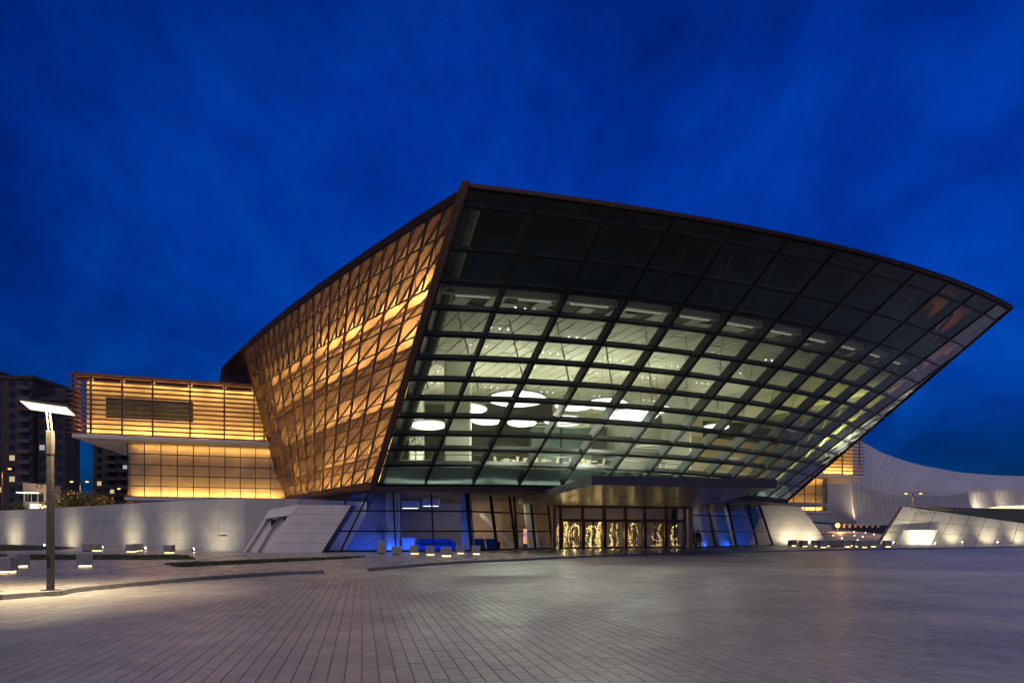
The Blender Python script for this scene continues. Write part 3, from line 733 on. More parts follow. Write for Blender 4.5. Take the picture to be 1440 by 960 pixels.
# big curved white wall
rg = []
for k in range(15):
    th = R(-70 + 130 * k / 14); r0 = 3.4
    ctr = Vector((12.6, 74, 0)); rr = lambda z: r0 + .9 * ((z - 9.5) / 4) ** 2
    d = Vector((math.sin(th), -math.cos(th), 0))
    rg.append([ctr + d * rr(z) + Z * z for z in (Z_FL, 8, 9.5, 11, 12.6)] + [ctr + d * (rr(z) - .3) + Z * z for z in (12.6, 11, 9.5, 8, Z_FL)])
MB().sweep(rg).build('curved_wall', M['white'], hall, smooth=False)
def column_at(cx, cy, w, d, z0, z1, mt, name='column', parent=hall, lean=0.0):
    m_ = MB(); b = .12; rings = []
    for z, k in ((z0, 0), (z1, 1)):
        x = cx + lean * k
        rings.append([Vector((x - w / 2 + b, cy - d / 2, z)), Vector((x + w / 2 - b, cy - d / 2, z)), Vector((x + w / 2, cy - d / 2 + b, z)), Vector((x + w / 2, cy + d / 2 - b, z)),
                      Vector((x + w / 2 - b, cy + d / 2, z)), Vector((x - w / 2 + b, cy + d / 2, z)), Vector((x - w / 2, cy + d / 2 - b, z)), Vector((x - w / 2, cy - d / 2 + b, z))])
    return m_.sweep(rings).build(name, mt, parent)
column_at(-4.55, 57.6, 2.2, 1.4, Z_FL, Z_CEIL - .03, M['column'])
column_at(16.5, 68.5, 2.6, 1.6, Z_FL, Z_CEIL - .03, M['column'])
column_at(-9.5, 68, 1.4, 1.4, Z_FL, Z_CEIL - .03, M['column'])
# slender tie rods from the ceiling down to the glass
for i in range(NB):
    for sft in (0.5,):
        s = (i + sft) / NB; a = S(s, TV[4]); n = SN(s, TV[4]); a = a + n * 3.2
        tpt = ceil_pt(s, 5.5); dvec = (S(min(1, s + .03), .5) - S(s, .5)).normalized()
        top = Vector((tpt.x, tpt.y, Z_CEIL - .05)) - dvec * 3.5
        MB().tube([a, top], 0.055, 6).build('tie_rod', M['cream'], hall)
# guard rail inside the glass
rg = []
for k in range(25):
    s = k / 24; p = S(s, TV[1]); n = SN(s, TV[1]); h = Vector((n.x, n.y, 0)).normalized(); p = p + h * 1.6; p.z = Z_FL + 1.05
    rg.append([p + Vector((0, 0, .03)), p + h * .05, p - Z * .03, p - h * .05])
MB().sweep(rg).build('guard_rail', M['steel'], hall)
# general hall lighting: uplights on the pendant discs are built with the discs; linear wall washers here
CRM = (1.0, 0.95, 0.77)
area('wall_washer', (-20, 75.0, Z_FL + .3), (4, 75.0, Z_FL + .3), .2, (0, -.6, 1), 60, CRM, hall)
area('wall_washer', (6, 78.5, Z_FL + .3), (22, 83.5, Z_FL + .3), .2, (.1, .4, 1), 320, CRM, hall)
area('wall_washer', (18.5, 77.5, Z_FL + .3), (32, 86.5, Z_FL + .3), .2, (-.3, -.3, 1), 240, CRM, hall)

# ---- ground floor lobby
lob = empty('lobby', (5, 62, 0), bld)
LZ = PZ + 0.03
Ls = [Vector((-14.8, 53, 0)), Vector((-3.3, 54.8, 0)), Vector((0.45, 60.5, 0)), Vector((3.8, 63, 0)), Vector((17.6, 66.3, 0)), Vector((30.2, 79, 0))]
lf = [p + Vector((0, .05, 0)) for p in Ls] + [Vector((30, 92, 0)), Vector((-18, 92, 0)), Vector((-22, 62, 0))]
MB().slab([Vector((p.x, p.y, PZ + .004)) for p in lf], (0, 0, .02)).build('lobby_floor', M['floor_in'], lob)
Zs = [LZ, 1.70, 3.30, ZB - .42]
low = empty('lobby_glazing', (-5, 54, 0), bld)
def glazed_run(a, b, xs_bot, xs_top, parent, glassmat):
    """a..b base line; xs: fractions at foot and head of each mullion"""
    d = b - a; n = Vector((-d.y, d.x, 0)).normalized()
    def pt(fb, ft, z):
        k = (z - Zs[0]) / (Zs[-1] - Zs[0]); f = fb + (ft - fb) * k; q = a + d * f; return Vector((q.x, q.y, z)) + n * (.5 * k)
    for fb, ft in zip(xs_bot, xs_top):
        MB().beam(pt(fb, ft, Zs[0]), pt(fb, ft, Zs[-1]), .13, .22, n).build('mullion', M['black'], parent)
    for z in Zs[:-1]:
        MB().beam(pt(xs_bot[0], xs_top[0], z) + Z * .04, pt(xs_bot[-1], xs_top[-1], z) + Z * .04, .16, .12).build('transom', M['black'], parent)
    for i in range(len(xs_bot) - 1):
        for j in range(3):
            e = .004
            q = [pt(xs_bot[i] + e, xs_top[i] + e, Zs[j] + .1), pt(xs_bot[i + 1] - e, xs_top[i + 1] - e, Zs[j] + .1), pt(xs_bot[i + 1] - e, xs_top[i + 1] - e, Zs[j + 1] - .02), pt(xs_bot[i] + e, xs_top[i] + e, Zs[j + 1] - .02)]
            MB().slab(q, n * .03).build('pane', glassmat, parent)
glazed_run(Ls[0], Ls[1], [0, .125, .49, .745, 1.0], [.185, .31, .47, .73, .985], low, M['glass_low'])
glazed_run(Ls[1], Ls[2], [0.02, .55, .98], [0.0, .50, .93], low, M['glass_low'])
glazed_run(Ls[2], Ls[3], [0.02, .5, .98], [.0, .45, .93], low, M['glass_low'])
glazed_run(Ls[4], Ls[5], [0.02, .25, .5, .78, 1.0], [0.0, .20, .44, .70, .86], low, M['glass_low'])
# lobby back walls
MB().hexa([Vector(p) for p in ((-21, 64, LZ), (-4.1, 66.8, LZ), (-4.1, 67.2, LZ), (-21, 64.5, LZ), (-21, 64, 4.8), (-4.1, 66.8, 4.8), (-4.1, 67.2, 4.8), (-21, 64.5, 4.8))]).build('lobby_wall', M['taupe'], lob)
wallbox('lobby_wall', M['wood'], [(-4.1, 66.8), (-1.0, 67.8)], LZ, 4.8, .3, lob)
wallbox('lobby_wall', M['wood'], [(-1.0, 67.8), (2.0, 72)], LZ, 4.8, .3, lob)
wallbox('lobby_wall', M['wood'], [(2.0, 78), (19, 81)], LZ, 4.8, .3, lob)
wallbox('lobby_wall', M['taupe'], [(19, 78), (31, 88)], LZ, 4.8, .3, lob)
wallbox('lobby_wall', M['taupe'], [(-16, 86), (38, 93.5)], LZ, 4.8, .3, lob)
# slanting white walls just inside both ends
MB().hexa([Vector(p) for p in ((-13.5, 55.5, LZ), (-10.5, 56.0, LZ), (-10.6, 56.6, LZ), (-13.6, 56.1, LZ), (-11.2, 56.4, 4.7), (-9.1, 56.8, 4.7), (-9.2, 57.3, 4.7), (-11.3, 57.0, 4.7))]).build('slanted_wall', M['seat'], lob)
MB().hexa([Vector(p) for p in ((26.0, 78.5, LZ), (29.4, 81, LZ), (29, 81.6, LZ), (25.6, 79.1, LZ), (24.6, 78.6, 4.7), (27.2, 80.6, 4.7), (26.8, 81.2, 4.7), (24.2, 79.2, 4.7))]).build('slanted_wall', M['seat'], lob)
column_at(-9.7, 55.6, 1.0, 1.0, LZ, 4.78, M['white'], 'lobby_column', lob)
column_at(-3.6, 57.2, 1.0, 1.0, LZ, 4.78, M['white'], 'lobby_column', lob, -.35)
column_at(2.0, 64.2, 1.0, 1.0, LZ, 4.78, M['white'], 'lobby_column', lob, -.5)
column_at(20.4, 71.2, 1.1, 1.1, LZ, 4.78, M['white'], 'lobby_column', lob, -.7)
column_at(23.2, 74.5, 1.2, 1.1, LZ, 4.78, M['wood'], 'lobby_column', lob, -.9)
# stair flight seen through the glass
m_ = MB()
for k in range(12):
    m_.box((-2.6 + k * .22, 63.5, LZ + 2.9 - k * .24), (.24, 1.4, .12))
st = m_.build('stair', M['white'], lob)
MB().beam((-2.9, 62.8, LZ + 3.2), (.1, 62.8, LZ + .2), .12, .34).build('stringer', M['white'], st)
BLU = (0.004, 0.085, 1.0)
area('blue_floor_light', (-13.2, 54.2, LZ + .15), (-4.5, 55.6, LZ + .15), .25, (0, .9, .45), 55, BLU, lob)
area('blue_floor_light', (19.4, 70.0, LZ + .15), (28.4, 78.6, LZ + .15), .25, (-.55, .6, .5), 70, BLU, lob)
area('blue_floor_light', (-13.6, 57.4, LZ + .15), (-6.2, 58.4, LZ + .15), .25, (0, .7, .7), 32, BLU, lob)
WRM = (1.0, 0.78, 0.50)
area('lobby_ceiling_light', (-6.5, 61.5, 4.72), (0, 63, 4.72), .3, (0, .1, -1), 120, WRM, lob)
area('lobby_ceiling_light', (-18, 60, 4.72), (-8, 61, 4.72), .3, (0, .1, -1), 12, CRM, lob)
area('lobby_ceiling_light', (4, 72, 4.72), (17, 75, 4.72), .4, (0, .05, -1), 60, WRM, lob)
area('lobby_ceiling_light', (21, 77, 4.72), (27, 83, 4.72), .3, (0, .05, -1), 90, WRM, lob)

# ---- entrance portal
por = empty('entrance_portal', (10, 64.5, 0), bld)
pa, pb = Vector((3.85, 62.7, 0)), Vector((17.5, 66.0, 0)); pd = pb - pa; pn = Vector((-pd.y, pd.x, 0)).normalized()
ZH = 4.0; ZM = 2.78
def pp(f, z, o=0.0): q = pa + pd * f; return Vector((q.x, q.y, z)) + pn * o
def fu(u):
    k = (u - U0) / F; return (k * pa.y - pa.x) / (pd.x - k * pd.y)
us = [779, 788, 819, 849.5, 879, 906, 935.5, 962.5, 971]
fs = [fu(u) for u in us]
for i, f in enumerate(fs):
    big = i in (0, 8)
    MB().beam(pp(f, LZ), pp(f, ZH + .1), .34 if big else .22, .34, pn).build('post', M['wood'] if big else M['bronze'], por)
MB().beam(pp(fs[0], ZH), pp(fs[-1], ZH), .3, .22).build('head', M['bronze'], por)
MB().beam(pp(fs[1], ZM), pp(fs[-2], ZM), .26, .20).build('door_head', M['bronze'], por)
for i in range(len(fs) - 1):
    f0, f1 = fs[i], fs[i + 1]; e = .012
    MB().slab([pp(f0 + e, ZM + .1), pp(f1 - e, ZM + .1), pp(f1 - e, ZH - .11), pp(f0 + e, ZH - .11)], pn * .03).build('fanlight', M['glass_low'], por)
    if i in (0, 7):
        MB().slab([pp(f0 + e, LZ), pp(f1 - e, LZ), pp(f1 - e, ZM - .1), pp(f0 + e, ZM - .1)], pn * .03).build('pane', M['glass_low'], por); continue
    fm = (f0 + f1) / 2
    for g0, g1 in ((f0 + e, fm - .002), (fm + .002, f1 - e)):
        dl = empty('door_leaf', pp(g0, LZ), por)
        MB().slab([pp(g0 + .004, LZ + .12), pp(g1 - .004, LZ + .12), pp(g1 - .004, ZM - .14), pp(g0 + .004, ZM - .14)], pn * .03).build('pane', M['glass_low'], dl)
        m_ = MB(); m_.beam(pp(g0 + .003, LZ + .01), pp(g0 + .003, ZM - .1), .07, .09, pn); m_.beam(pp(g1 - .003, LZ + .01), pp(g1 - .003, ZM - .1), .07, .09, pn); m_.beam(pp(g0, LZ + .07), pp(g1, LZ + .07), .08, .13); m_.beam(pp(g0, ZM - .13), pp(g1, ZM - .13), .08, .07)
        m_.build('leaf_frame', M['bronze_dark'], dl)
        hx = g1 - .012 if g0 < fm - .01 else g0 + .012
        MB().tube([pp(hx, 1.0, -.1), pp(hx, 1.5, -.1)], .02, 6).build('handle', M['white'], dl)

# ---- entrance canopy
can = empty('entrance_canopy', (10, 52, 4), bld)
FL_, FR_ = P(832, 681, 43.0), P(1092, 685.5, 45.4); BL_, BR_ = Vector((0.6, 61.8, 4.15)), Vector((18.3, 66.6, 4.12))
th = Vector((0, 0, .52))
mb = MB(); mb.hexa([FL_, FR_, BR_, BL_, FL_ + th, FR_ + th, BR_ + th * .9, BL_ + th * .9])
cano = mb.build('canopy_slab', M['soffit'], can)
d = (FR_ - FL_).normalized(); nrm = Vector((d.y, -d.x, 0)) * .03
mb = MB().hexa([FL_ + nrm * .2 - Z * .03, FR_ + nrm * .2 - Z * .03, FR_ + nrm * 1.2 - Z * .03, FL_ + nrm * 1.2 - Z * .03, FL_ + nrm * .2 + th + Z * .04, FR_ + nrm * .2 + th + Z * .04, FR_ + nrm * 1.2 + th + Z * .04, FL_ + nrm * 1.2 + th + Z * .04])
mb.build('front_fascia', M['fascia'], can)
d = (BL_ - FL_).normalized(); nrm = Vector((-d.y, d.x, 0)).normalized() * .035
mb = MB().hexa([FL_ + nrm * .2 - Z * .03, FL_ + nrm - Z * .03, BL_ + nrm - Z * .03, BL_ + nrm * .2 - Z * .03, FL_ + nrm * .2 + th + Z * .04, FL_ + nrm + th + Z * .04, BL_ + nrm + th, BL_ + nrm * .2 + th])
mb.build('side_fascia', M['soffit'], can)
d = (BR_ - FR_).normalized(); nrm = Vector((d.y, -d.x, 0)).normalized() * .035
def canp(x, y): return (FL_.lerp(FR_, x)).lerp(BL_.lerp(BR_, x), y)
for fy in (.42, .74):
    for fx in ((.10, .38, .66, .90) if fy < .5 else (.22, .46, .70, .9)):
        a = canp(fx, fy); b = canp(fx + .012, fy + .13)
        MB().beam(a - Z * .004, b - Z * .004, .26, .03).build('light_slot', M['black'], can)
for k in range(1, 7):
    a = canp(k / 7, .01); b = canp(k / 7, .985); MB().beam(a - Z * .001, b - Z * .001, .03, .012).build('soffit_joint', M['joint'], can)

# ---- left wing: louvred box over glazed box
def wing(root_name, FLp, FRp, back_dir, z0, z1, nsl, posts, side, lower_l, lower_r, zb, ncol, nrow, label_group, power=1.0):
    w = empty(root_name, (FLp.x, FLp.y, zb), bld)
    d = (FRp - FLp).normalized(); n = Vector((-d.y, d.x, 0)); bd = Vector(back_dir)
    ext = 0.55
    for k in range(nsl):
        z = z0 + .35 + (z1 - z0 - .45) * k / (nsl - 1); up = Z * .072; dep = .22
        a, b = FLp + Z * z, FRp + Z * z
        tip = a - d * ext * side if side > 0 else a
        m_ = MB()
        if side > 0:
            m_.sweep([[tip - up * .1, tip + n * .02 - up * .1, tip + n * .02 + up * .1, tip + up * .1], [a - up, a + n * dep - up, a + n * dep + up, a + up], [b - up, b + n * dep - up, b + n * dep + up, b + up]])
            ret = a + bd.normalized() * 9
            m_.sweep([[a + n * .21 - up, a + n * .21 + d * dep - up, a + n * .21 + d * dep + up, a + n * .21 + up], [ret - up, ret + d * dep - up, ret + d * dep + up, ret + up]])
        else:
            tip2 = b + d * ext
            m_.sweep([[a - up, a + n * dep - up, a + n * dep + up, a + up], [b - up, b + n * dep - up, b + n * dep + up, b + up], [tip2 - up * .1, tip2 + n * .02 - up * .1, tip2 + n * .02 + up * .1, tip2 + up * .1]])
        m_.build('slat', M['slat'], w)
    for f in posts:
        p = FLp + (FRp - FLp) * f + n * .32
        MB().beam(p + Z * (z0 + .02), p + Z * (z1), .16, .18, n).build('post', M['bronze'], w)
    pl = [FLp, FRp, FRp + bd, FLp + bd]
    MB().slab([p + Z * (z0 - .12) for p in pl], (0, 0, .36)).build('floor_slab', M['white'], w)
    MB().slab([p + n * .1 + Z * (z1 + .02) for p in pl], (0, 0, .14)).build('roof_slab', M['slat'], w)
    # inner wall with a long window
    L_ = (FRp - FLp).length; g = 1.7
    def ip(f, z, o=g): q = FLp + (FRp - FLp) * f + n * o; return Vector((q.x, q.y, z))
    f0 = .05 if side > 0 else 0.0; f1 = 1.0 if side > 0 else .97
    wz0, wz1 = z0 + 2.2, z0 + 4.3; wx0, wx1 = .14, .585
    m_ = MB()
    def pan(a, b, c, e):
        m_.slab([ip(a, c), ip(b, c), ip(b, e), ip(a, e)], n * .25)
    pan(f0, f1, z0 + .25, wz0); pan(f0, f1, wz1, z1 - .1); pan(f0, wx0, wz0, wz1); pan(wx1, f1, wz0, wz1)
    iw_ = m_.build('inner_wall', M['warm_wall'], w)
    MB().slab([ip(f0, z0 + .25, g + .3), ip(f0, z0 + .25, g + .3) + bd * .6, ip(f0, z1 - .1, g + .3) + bd * .6, ip(f0, z1 - .1, g + .3)], d * .25).build('inner_wall', M['warm_wall'], w)
    for k in range(len(posts) - 1):
        a_, b_ = posts[k] + .012, posts[k + 1] - .012
        if b_ - a_ > .05: MB().slab([ip(a_, z1 - .62, .55), ip(b_, z1 - .62, .55), ip(b_, z1 - .28, .55), ip(a_, z1 - .28, .55)], n * .08).build('recess_shade_band', M['bronze_dark'], w)  # dark bronze strips painted in for the shaded recess under the roof
    npn = 5
    for k in range(npn):
        a = wx0 + (wx1 - wx0) * k / npn + .0006; b = wx0 + (wx1 - wx0) * (k + 1) / npn - .0006
        MB().slab([ip(a, wz0 + .05, g + .12), ip(b, wz0 + .05, g + .12), ip(b, wz1 - .05, g + .12), ip(a, wz1 - .05, g + .12)], n * .06).build('window', M['wing_window'], w)
    a, b = ip(.02, z0 + .32, .9), ip(.985, z0 + .32, .9)
    for k in range(7): area('louvre_light', a.lerp(b, k / 7 + .01), a.lerp(b, (k + 1) / 7 - .035), .2, n * .45 + Z, 46 * power * rnd.uniform(.65, 1.35), (1.0, .57, .16), w)
    a, b = ip(.02, z1 - .08, .75), ip(.985, z1 - .08, .75)
    for k in range(6): area('louvre_light', a.lerp(b, k / 6 + .015), a.lerp(b, (k + 1) / 6 - .05), .2, n * .5 - Z, 34 * power * rnd.uniform(.6, 1.4), (1.0, .60, .18), w)
    # glazed box below
    dl = (lower_r - lower_l).normalized(); nl = Vector((-dl.y, dl.x, 0)); zt = z0 - .13
    def lp(f, z, o=0): q = lower_l + (lower_r - lower_l) * f + nl * o; return Vector((q.x, q.y, z))
    box_ = empty('glazed_box', lower_l + Z * zb, w)
    rows = [zb + (zt - zb) * k / nrow for k in range(nrow + 1)]; cols = [k / ncol for k in range(ncol + 1)]
    for i in range(ncol):
        for j in range(nrow):
            e = .004
            MB().slab([lp(cols[i] + e, rows[j] + .04), lp(cols[i + 1] - e, rows[j] + .04), lp(cols[i + 1] - e, rows[j + 1] - .03), lp(cols[i] + e, rows[j + 1] - .03)], nl * .03).build('pane', M['glass_warm'], box_)
            MB().beam(lp(cols[i] + .1 / ncol, rows[j] + .1, .45), lp(cols[i + 1] - .1 / ncol, rows[j + 1] - .15, .45), .05, .05).build('brace', M['cream'], box_)
    for c in cols: MB().beam(lp(c, zb), lp(c, zt), .09, .16, nl).build('mullion', M['steel'], box_)
    for r in rows: MB().beam(lp(0, r), lp(1, r), .12, .09).build('transom', M['steel'], box_)
    MB().slab([lp(-.02, zb - .35, -.1), lp(1.02, zb - .35, -.1), lp(1.02, zb - .35, -.1) + bd * .9, lp(-.02, zb - .35, -.1) + bd * .9], (0, 0, .31)).build('base_slab', M['white'], box_)
    MB().slab([lp(0.006 if side > 0 else 0, zb, .95), lp(1 if side > 0 else .994, zb, .95), lp(1 if side > 0 else .994, zt, .95), lp(0.006 if side > 0 else 0, zt, .95)], nl * .2).build('box_wall', M['warm_wall'], box_)
    e_ = 0.02 if side > 0 else .98
    MB().slab([lp(e_, zb, 1.5), lp(e_, zb, 1.5) + bd * .7, lp(e_, zt, 1.5) + bd * .7, lp(e_, zt, 1.5)], dl * .2).build('box_wall', M['warm_wall'], box_)
    s_ = 0 if side > 0 else 1
    for j in range(nrow):
        q0 = lp(s_, rows[j] + .04, .1); q1 = q0 + bd * .75; z_ = rows[j + 1] - rows[j] - .07
        MB().slab([q0, q1, q1 + Z * z_, q0 + Z * z_], dl * .03).build('pane', M['glass_warm'], box_)
    area('box_light', lp(.03, zb + .1, .5), lp(.97, zb + .1, .5), .2, nl * .4 + Z, 190 * power, (1.0, .60, .20), box_)
    area('box_light', lp(.03, zt - .1, .5), lp(.97, zt - .1, .5), .2, nl * .4 - Z, 80 * power, (1.0, .60, .20), box_)
    return w
FLp, FRp = Vector((-43, 66.7, 0)), Vector((-25.9, 72.9, 0))
wing('louvre_wing', FLp, FRp, (-3.6, 15, 0), 11.05, 17.2, 13, (.0, .085, .235, .385, .575, .755, .915, .97), 1, Vector((-39.8, 70.7, 0)), Vector((-25.2, 75.9, 0)), 5.35, 10, 5, None)
wing('louvre_wing', Vector((43, 108.0, 0)), Vector((57.6, 112, 0)), (4, 14, 0), 10.7, 17.4, 12, (.0, .25, .5, .75, .97), -1, Vector((40, 110.5, 0)), Vector((52.2, 113.2, 0)), 5.2, 6, 4, None, 0.9)

# ---- wedge plinths left and right of the lobby
pl = empty('wedge_plinth', (-18.5, 52, 0), bld)
YB = 51.4
def wq(u, v, Y): return P(u, v, Y)
bl, brr, tr_, tl_ = wq(375, 777.2, YB), wq(452, 776.6, YB + .6), wq(494, 710, YB + 2.0), wq(420, 709, YB + 1.4)
nb = Vector((0.1, 1, -.02)).normalized()
MB().slab([p + nb * .07 for p in (bl, brr, tr_, tl_)], nb * 1.2).build('plinth_core', M['joint'], pl)
for i in range(3):
    for j in range(5):
        def bi(x, y): return bl.lerp(brr, x).lerp(tl_.lerp(tr_, x), y)
        e = .002
        c = [bi(i / 3 + e, j / 5 + e * 1.4), bi((i + 1) / 3 - e, j / 5 + e * 1.4), bi((i + 1) / 3 - e, (j + 1) / 5 - e * 1.4), bi(i / 3 + e, (j + 1) / 5 - e * 1.4)]
        MB().slab(c, nb * .065).build('panel', M['concrete'], pl)
def fin(u0, v0, u1, v1, w, Y0, Y1):
    a, b = wq(u0, v0, Y0), wq(u1, v1, Y1); x = Vector((w, .0, 0)); y = Vector((.1, .9, 0))
    MB().hexa([a, a + x, a + x + y, a + y, b, b + x, b + x + y, b + y]).build('fin', M['concrete'], pl)
fin(340, 777.6, 378, 718, .26, YB + 1.6, YB + 2.3); fin(356, 777.6, 392, 716, .26, YB + .9, YB + 1.9); fin(371, 777.6, 413, 712.5, .26, YB + .25, YB + 1.5)
bk = [wq(342, 777.2, YB + 2.1), wq(376, 777.2, YB + .9), wq(421, 711, YB + 2.0), wq(380, 717, YB + 2.9)]
MB().slab(bk, (0, .4, 0)).build('recess_wall', M['concrete'], pl)
lip = [wq(371, 729, YB + 1.9), wq(409, 724, YB + 1.15), wq(421, 709, YB + 1.35), wq(378, 716.5, YB + 2.2)]
MB().slab(lip, (.05, .5, 0)).build('lip', M['concrete'], pl)
for u, v in ((381, 731), (399, 728)):
    MB().slab([wq(u, v + 9, YB + 1.45), wq(u + 8, v - 1.5, YB + 1.45), wq(u, v - 1, YB + 1.45)], (0, .2, 0)).build('opening', M['black'], pl)
pr = empty('wedge_plinth', (34, 78, 0), bld)
YR = 79.5
q = [wq(1088, 767, YR), wq(1166, 765.5, YR - 1.5), wq(1126, 711.5, YR + .5), wq(1068, 710, YR + 1.5)]
MB().slab([p + Vector((0, .08, 0)) for p in q], (0, 1.4, 0)).build('plinth_core', M['joint'], pr)
for i in range(3):
    for j in range(4):
        def bi(x, y): return q[0].lerp(q[1], x).lerp(q[3].lerp(q[2], x), y)
        e = .002
        MB().slab([bi(i / 3 + e, j / 4 + e), bi((i + 1) / 3 - e, j / 4 + e), bi((i + 1) / 3 - e, (j + 1) / 4 - e), bi(i / 3 + e, (j + 1) / 4 - e)], (0, .07, 0)).build('panel', M['concrete'], pr)
q_pr = list(q)
MB().slab([wq(1060, 709, 82), wq(1165, 711, 84), wq(1165, 707.5, 84), wq(1060, 705, 82)], (0, 4, 0)).build('ledge', M['white'], pr)

# ------------------------------------------------------------------ uplit retaining walls
def spotlight(p, target, watts, label, group):
    r = empty('ground_spotlight', p); tag(r, label, 'spotlight', group)
    dirv = (Vector(target) - Vector(p)).normalized(); c = Vector(p) + Z * .16
    MB().tube([Vector(p), Vector(p) + Z * .1], .03, 6).build('stem', M['black'], r)
    MB().tube([c - dirv * .08, c + dirv * .09], [.06, .08], 8).build('housing', M['black'], r)
    MB().ball(c + dirv * .10, .085, 8, 5).build('lens', M['spotlamp'], r)
    spot('beam', c + dirv * .22, target, watts, (1.0, .86, .55), 112, 1.0, .05, r)
    return r
lw = [Vector((-92, 96, 0)), G(0, 765.3, PZ), G(60, 766.9, PZ), G(130, 769, PZ), G(200, 771.4, PZ), G(270, 773.4, PZ), G(345, 774.6, PZ), Vector((-17.4, 55.6, 0)), Vector((-13, 61, 0))]
lw = [Vector((p.x, p.y, PZ)) for p in smooth_line(lw, 2.2)]
rw_ = empty('retaining_wall', lw[len(lw) // 2]); tag(rw_, 'long curved pale stone wall with uplights under the louvred wing', 'wall')
ZWT = 4.36
core = []
for i, p in enumerate(lw):
    d = (lw[min(i + 1, len(lw) - 1)] - lw[max(i - 1, 0)]).normalized(); n = Vector((-d.y, d.x, 0))
    core.append([p + n * .06, p + n * .06 + Z * (ZWT - PZ), p + n * .5 + Z * (ZWT - PZ), p + n * .5])
MB().sweep(core).build('core', M['joint'], rw_)
NRW = 5
for i in range(len(lw) - 1):
    for j in range(NRW):
        a, b = lw[i], lw[i + 1]; d = (b - a).normalized(); n = Vector((-d.y, d.x, 0)); off_ = 0
        z0 = (ZWT - PZ) * j / NRW + .008; z1 = (ZWT - PZ) * (j + 1) / NRW - .006
        q = [a + d * .006, b - d * .006]
        o_ = n * rnd.uniform(-.006, .006)
        MB().slab([q[0] + Z * z0 + o_, q[1] + Z * z0 + o_, q[1] + Z * z1 + o_, q[0] + Z * z1 + o_], n * .055).build('stone_panel', M['wallstone'], rw_)
# small dark lettering
def letters(origin, dx_, n, hgt, parent, gap, seed, normal):
    rr = random.Random(seed); m_ = MB(); x = 0; d = Vector(dx_).normalized()
    for k in range(n):
        w = hgt * rr.uniform(.45, .8); o = origin + d * x
        kind_ = rr.randrange(4)
        m_.beam(o, o + Z * hgt, hgt * .14, .02, normal)
        if kind_ != 0: m_.beam(o + Z * hgt * .93, o + d * w + Z * hgt * .93, .02, hgt * .14)
        if kind_ in (1, 3): m_.beam(o + d * w, o + d * w + Z * hgt, hgt * .14, .02, normal)
        if kind_ in (2, 3): m_.beam(o + Z * hgt * .07, o + d * w + Z * hgt * .07, .02, hgt * .14)
        x += w + hgt * gap
    return m_.build('lettering', M['ink'], parent)
ia = min(range(len(lw)), key=lambda i: abs(lw[i].x / lw[i].y * F + U0 - 308)); a, b = lw[ia], lw[ia + 1]; dd = (b - a).normalized()
letters(a - Vector((-dd.y, dd.x, 0)) * .02 + Z * 1.22, dd, 9, .10, rw_, .5, 3, Vector((-dd.y, dd.x, 0)))
ords = ['leftmost', 'second', 'third', 'fourth', 'fifth', 'sixth', 'seventh', 'eighth', 'ninth', 'tenth', 'eleventh', 'twelfth']
def wall_spot_point(u):
    i = min(range(len(lw) - 1), key=lambda i: abs(lw[i].x / lw[i].y * F + U0 - u)); a, b = lw[i], lw[i + 1]; d = (b - a).normalized(); n = Vector((-d.y, d.x, 0))
    return a - n * 2.7, a
for k, (u, w_) in enumerate(((24, 180), (108, 165), (185, 150), (254, 130), (322, 120))):
    p, a = wall_spot_point(u)
    spotlight(p, Vector((a.x, a.y, 1.5)), w_, ['leftmost small ground spotlight washing the curved wall', 'ground spotlight at the tip of the narrow lawn', 'ground spotlight left of the paired seat cubes', 'ground spotlight right of the single far seat cube', 'ground spotlight nearest the sloping concrete plinth'][k], 'spotlights along the curved wall')

# right mound
md = empty('grass_mound', G(1300, 765, PZ)); tag(md, 'sloping white walled mound with lawn on top at the right', 'mound')
YM = 88.0
mq = [wq(1236, 765.3, YM), wq(1500, 764.5, YM + 4), wq(1500, 744, YM + 4), wq(1270, 711.5, YM + 1.2)]
def mbi(x, y): return mq[0].lerp(mq[1], x).lerp(mq[3].lerp(mq[2], x), y)
MB().slab([p + Vector((0, .08, 0)) for p in mq], (1.0, 2.5, 0)).build('core', M['joint'], md)
for i in range(10):
    for j in range(3):
        e = .0016; x0, x1, y0, y1 = i / 10 + e, (i + 1) / 10 - e, j / 3 + e * 3, (j + 1) / 3 - e * 3
        MB().slab([mbi(x0, y0), mbi(x1, y0), mbi(x1, y1), mbi(x0, y1)], (0, .07, 0)).build('stone_panel', M['wallstone'], md)
top = [mbi(0.02, 1) + Vector((.4, .6, -.05)), mbi(1, 1) + Vector((0, .6, -.05)), wq(1510, 716, 135), wq(1300, 712.6, 125)]
MB().slab(top, (0, .2, -.5)).build('lawn', M['soil'], md)
nic = [wq(1262, 765.5, YM - 1.2), wq(1309, 765.2, YM - 1.0), wq(1319, 744.4, YM - .4), wq(1271, 744.8, YM - .6)]
nb2 = MB(); nb2.slab(nic, (0, .35, 0)); nic_o = nb2.build('sign_block', M['white'], md)
letters(wq(1285.5, 722.5, YM + .7), (1, .05, .01), 7, .26, md, 1.1, 8, Vector((0, 1, 0)))
for k, (x_, o_) in enumerate(((.035, 1.9), (.185, 4.4), (.385, 1.9), (.57, 1.9), (.735, 1.9))):
    a = mbi(x_, 0); p = Vector((a.x, a.y - o_, PZ))
    spotlight(p, Vector((a.x, a.y, 1.2 if k == 1 else 1.7)), 160 if k != 1 else 600, ['ground spotlight at the left foot of the white mound', 'ground spotlight flooding the white sign block', 'ground spotlight just right of the white sign block', 'ground spotlight near the middle of the white mound wall', 'rightmost ground spotlight on the white mound wall'][k], 'spotlights along the mound')
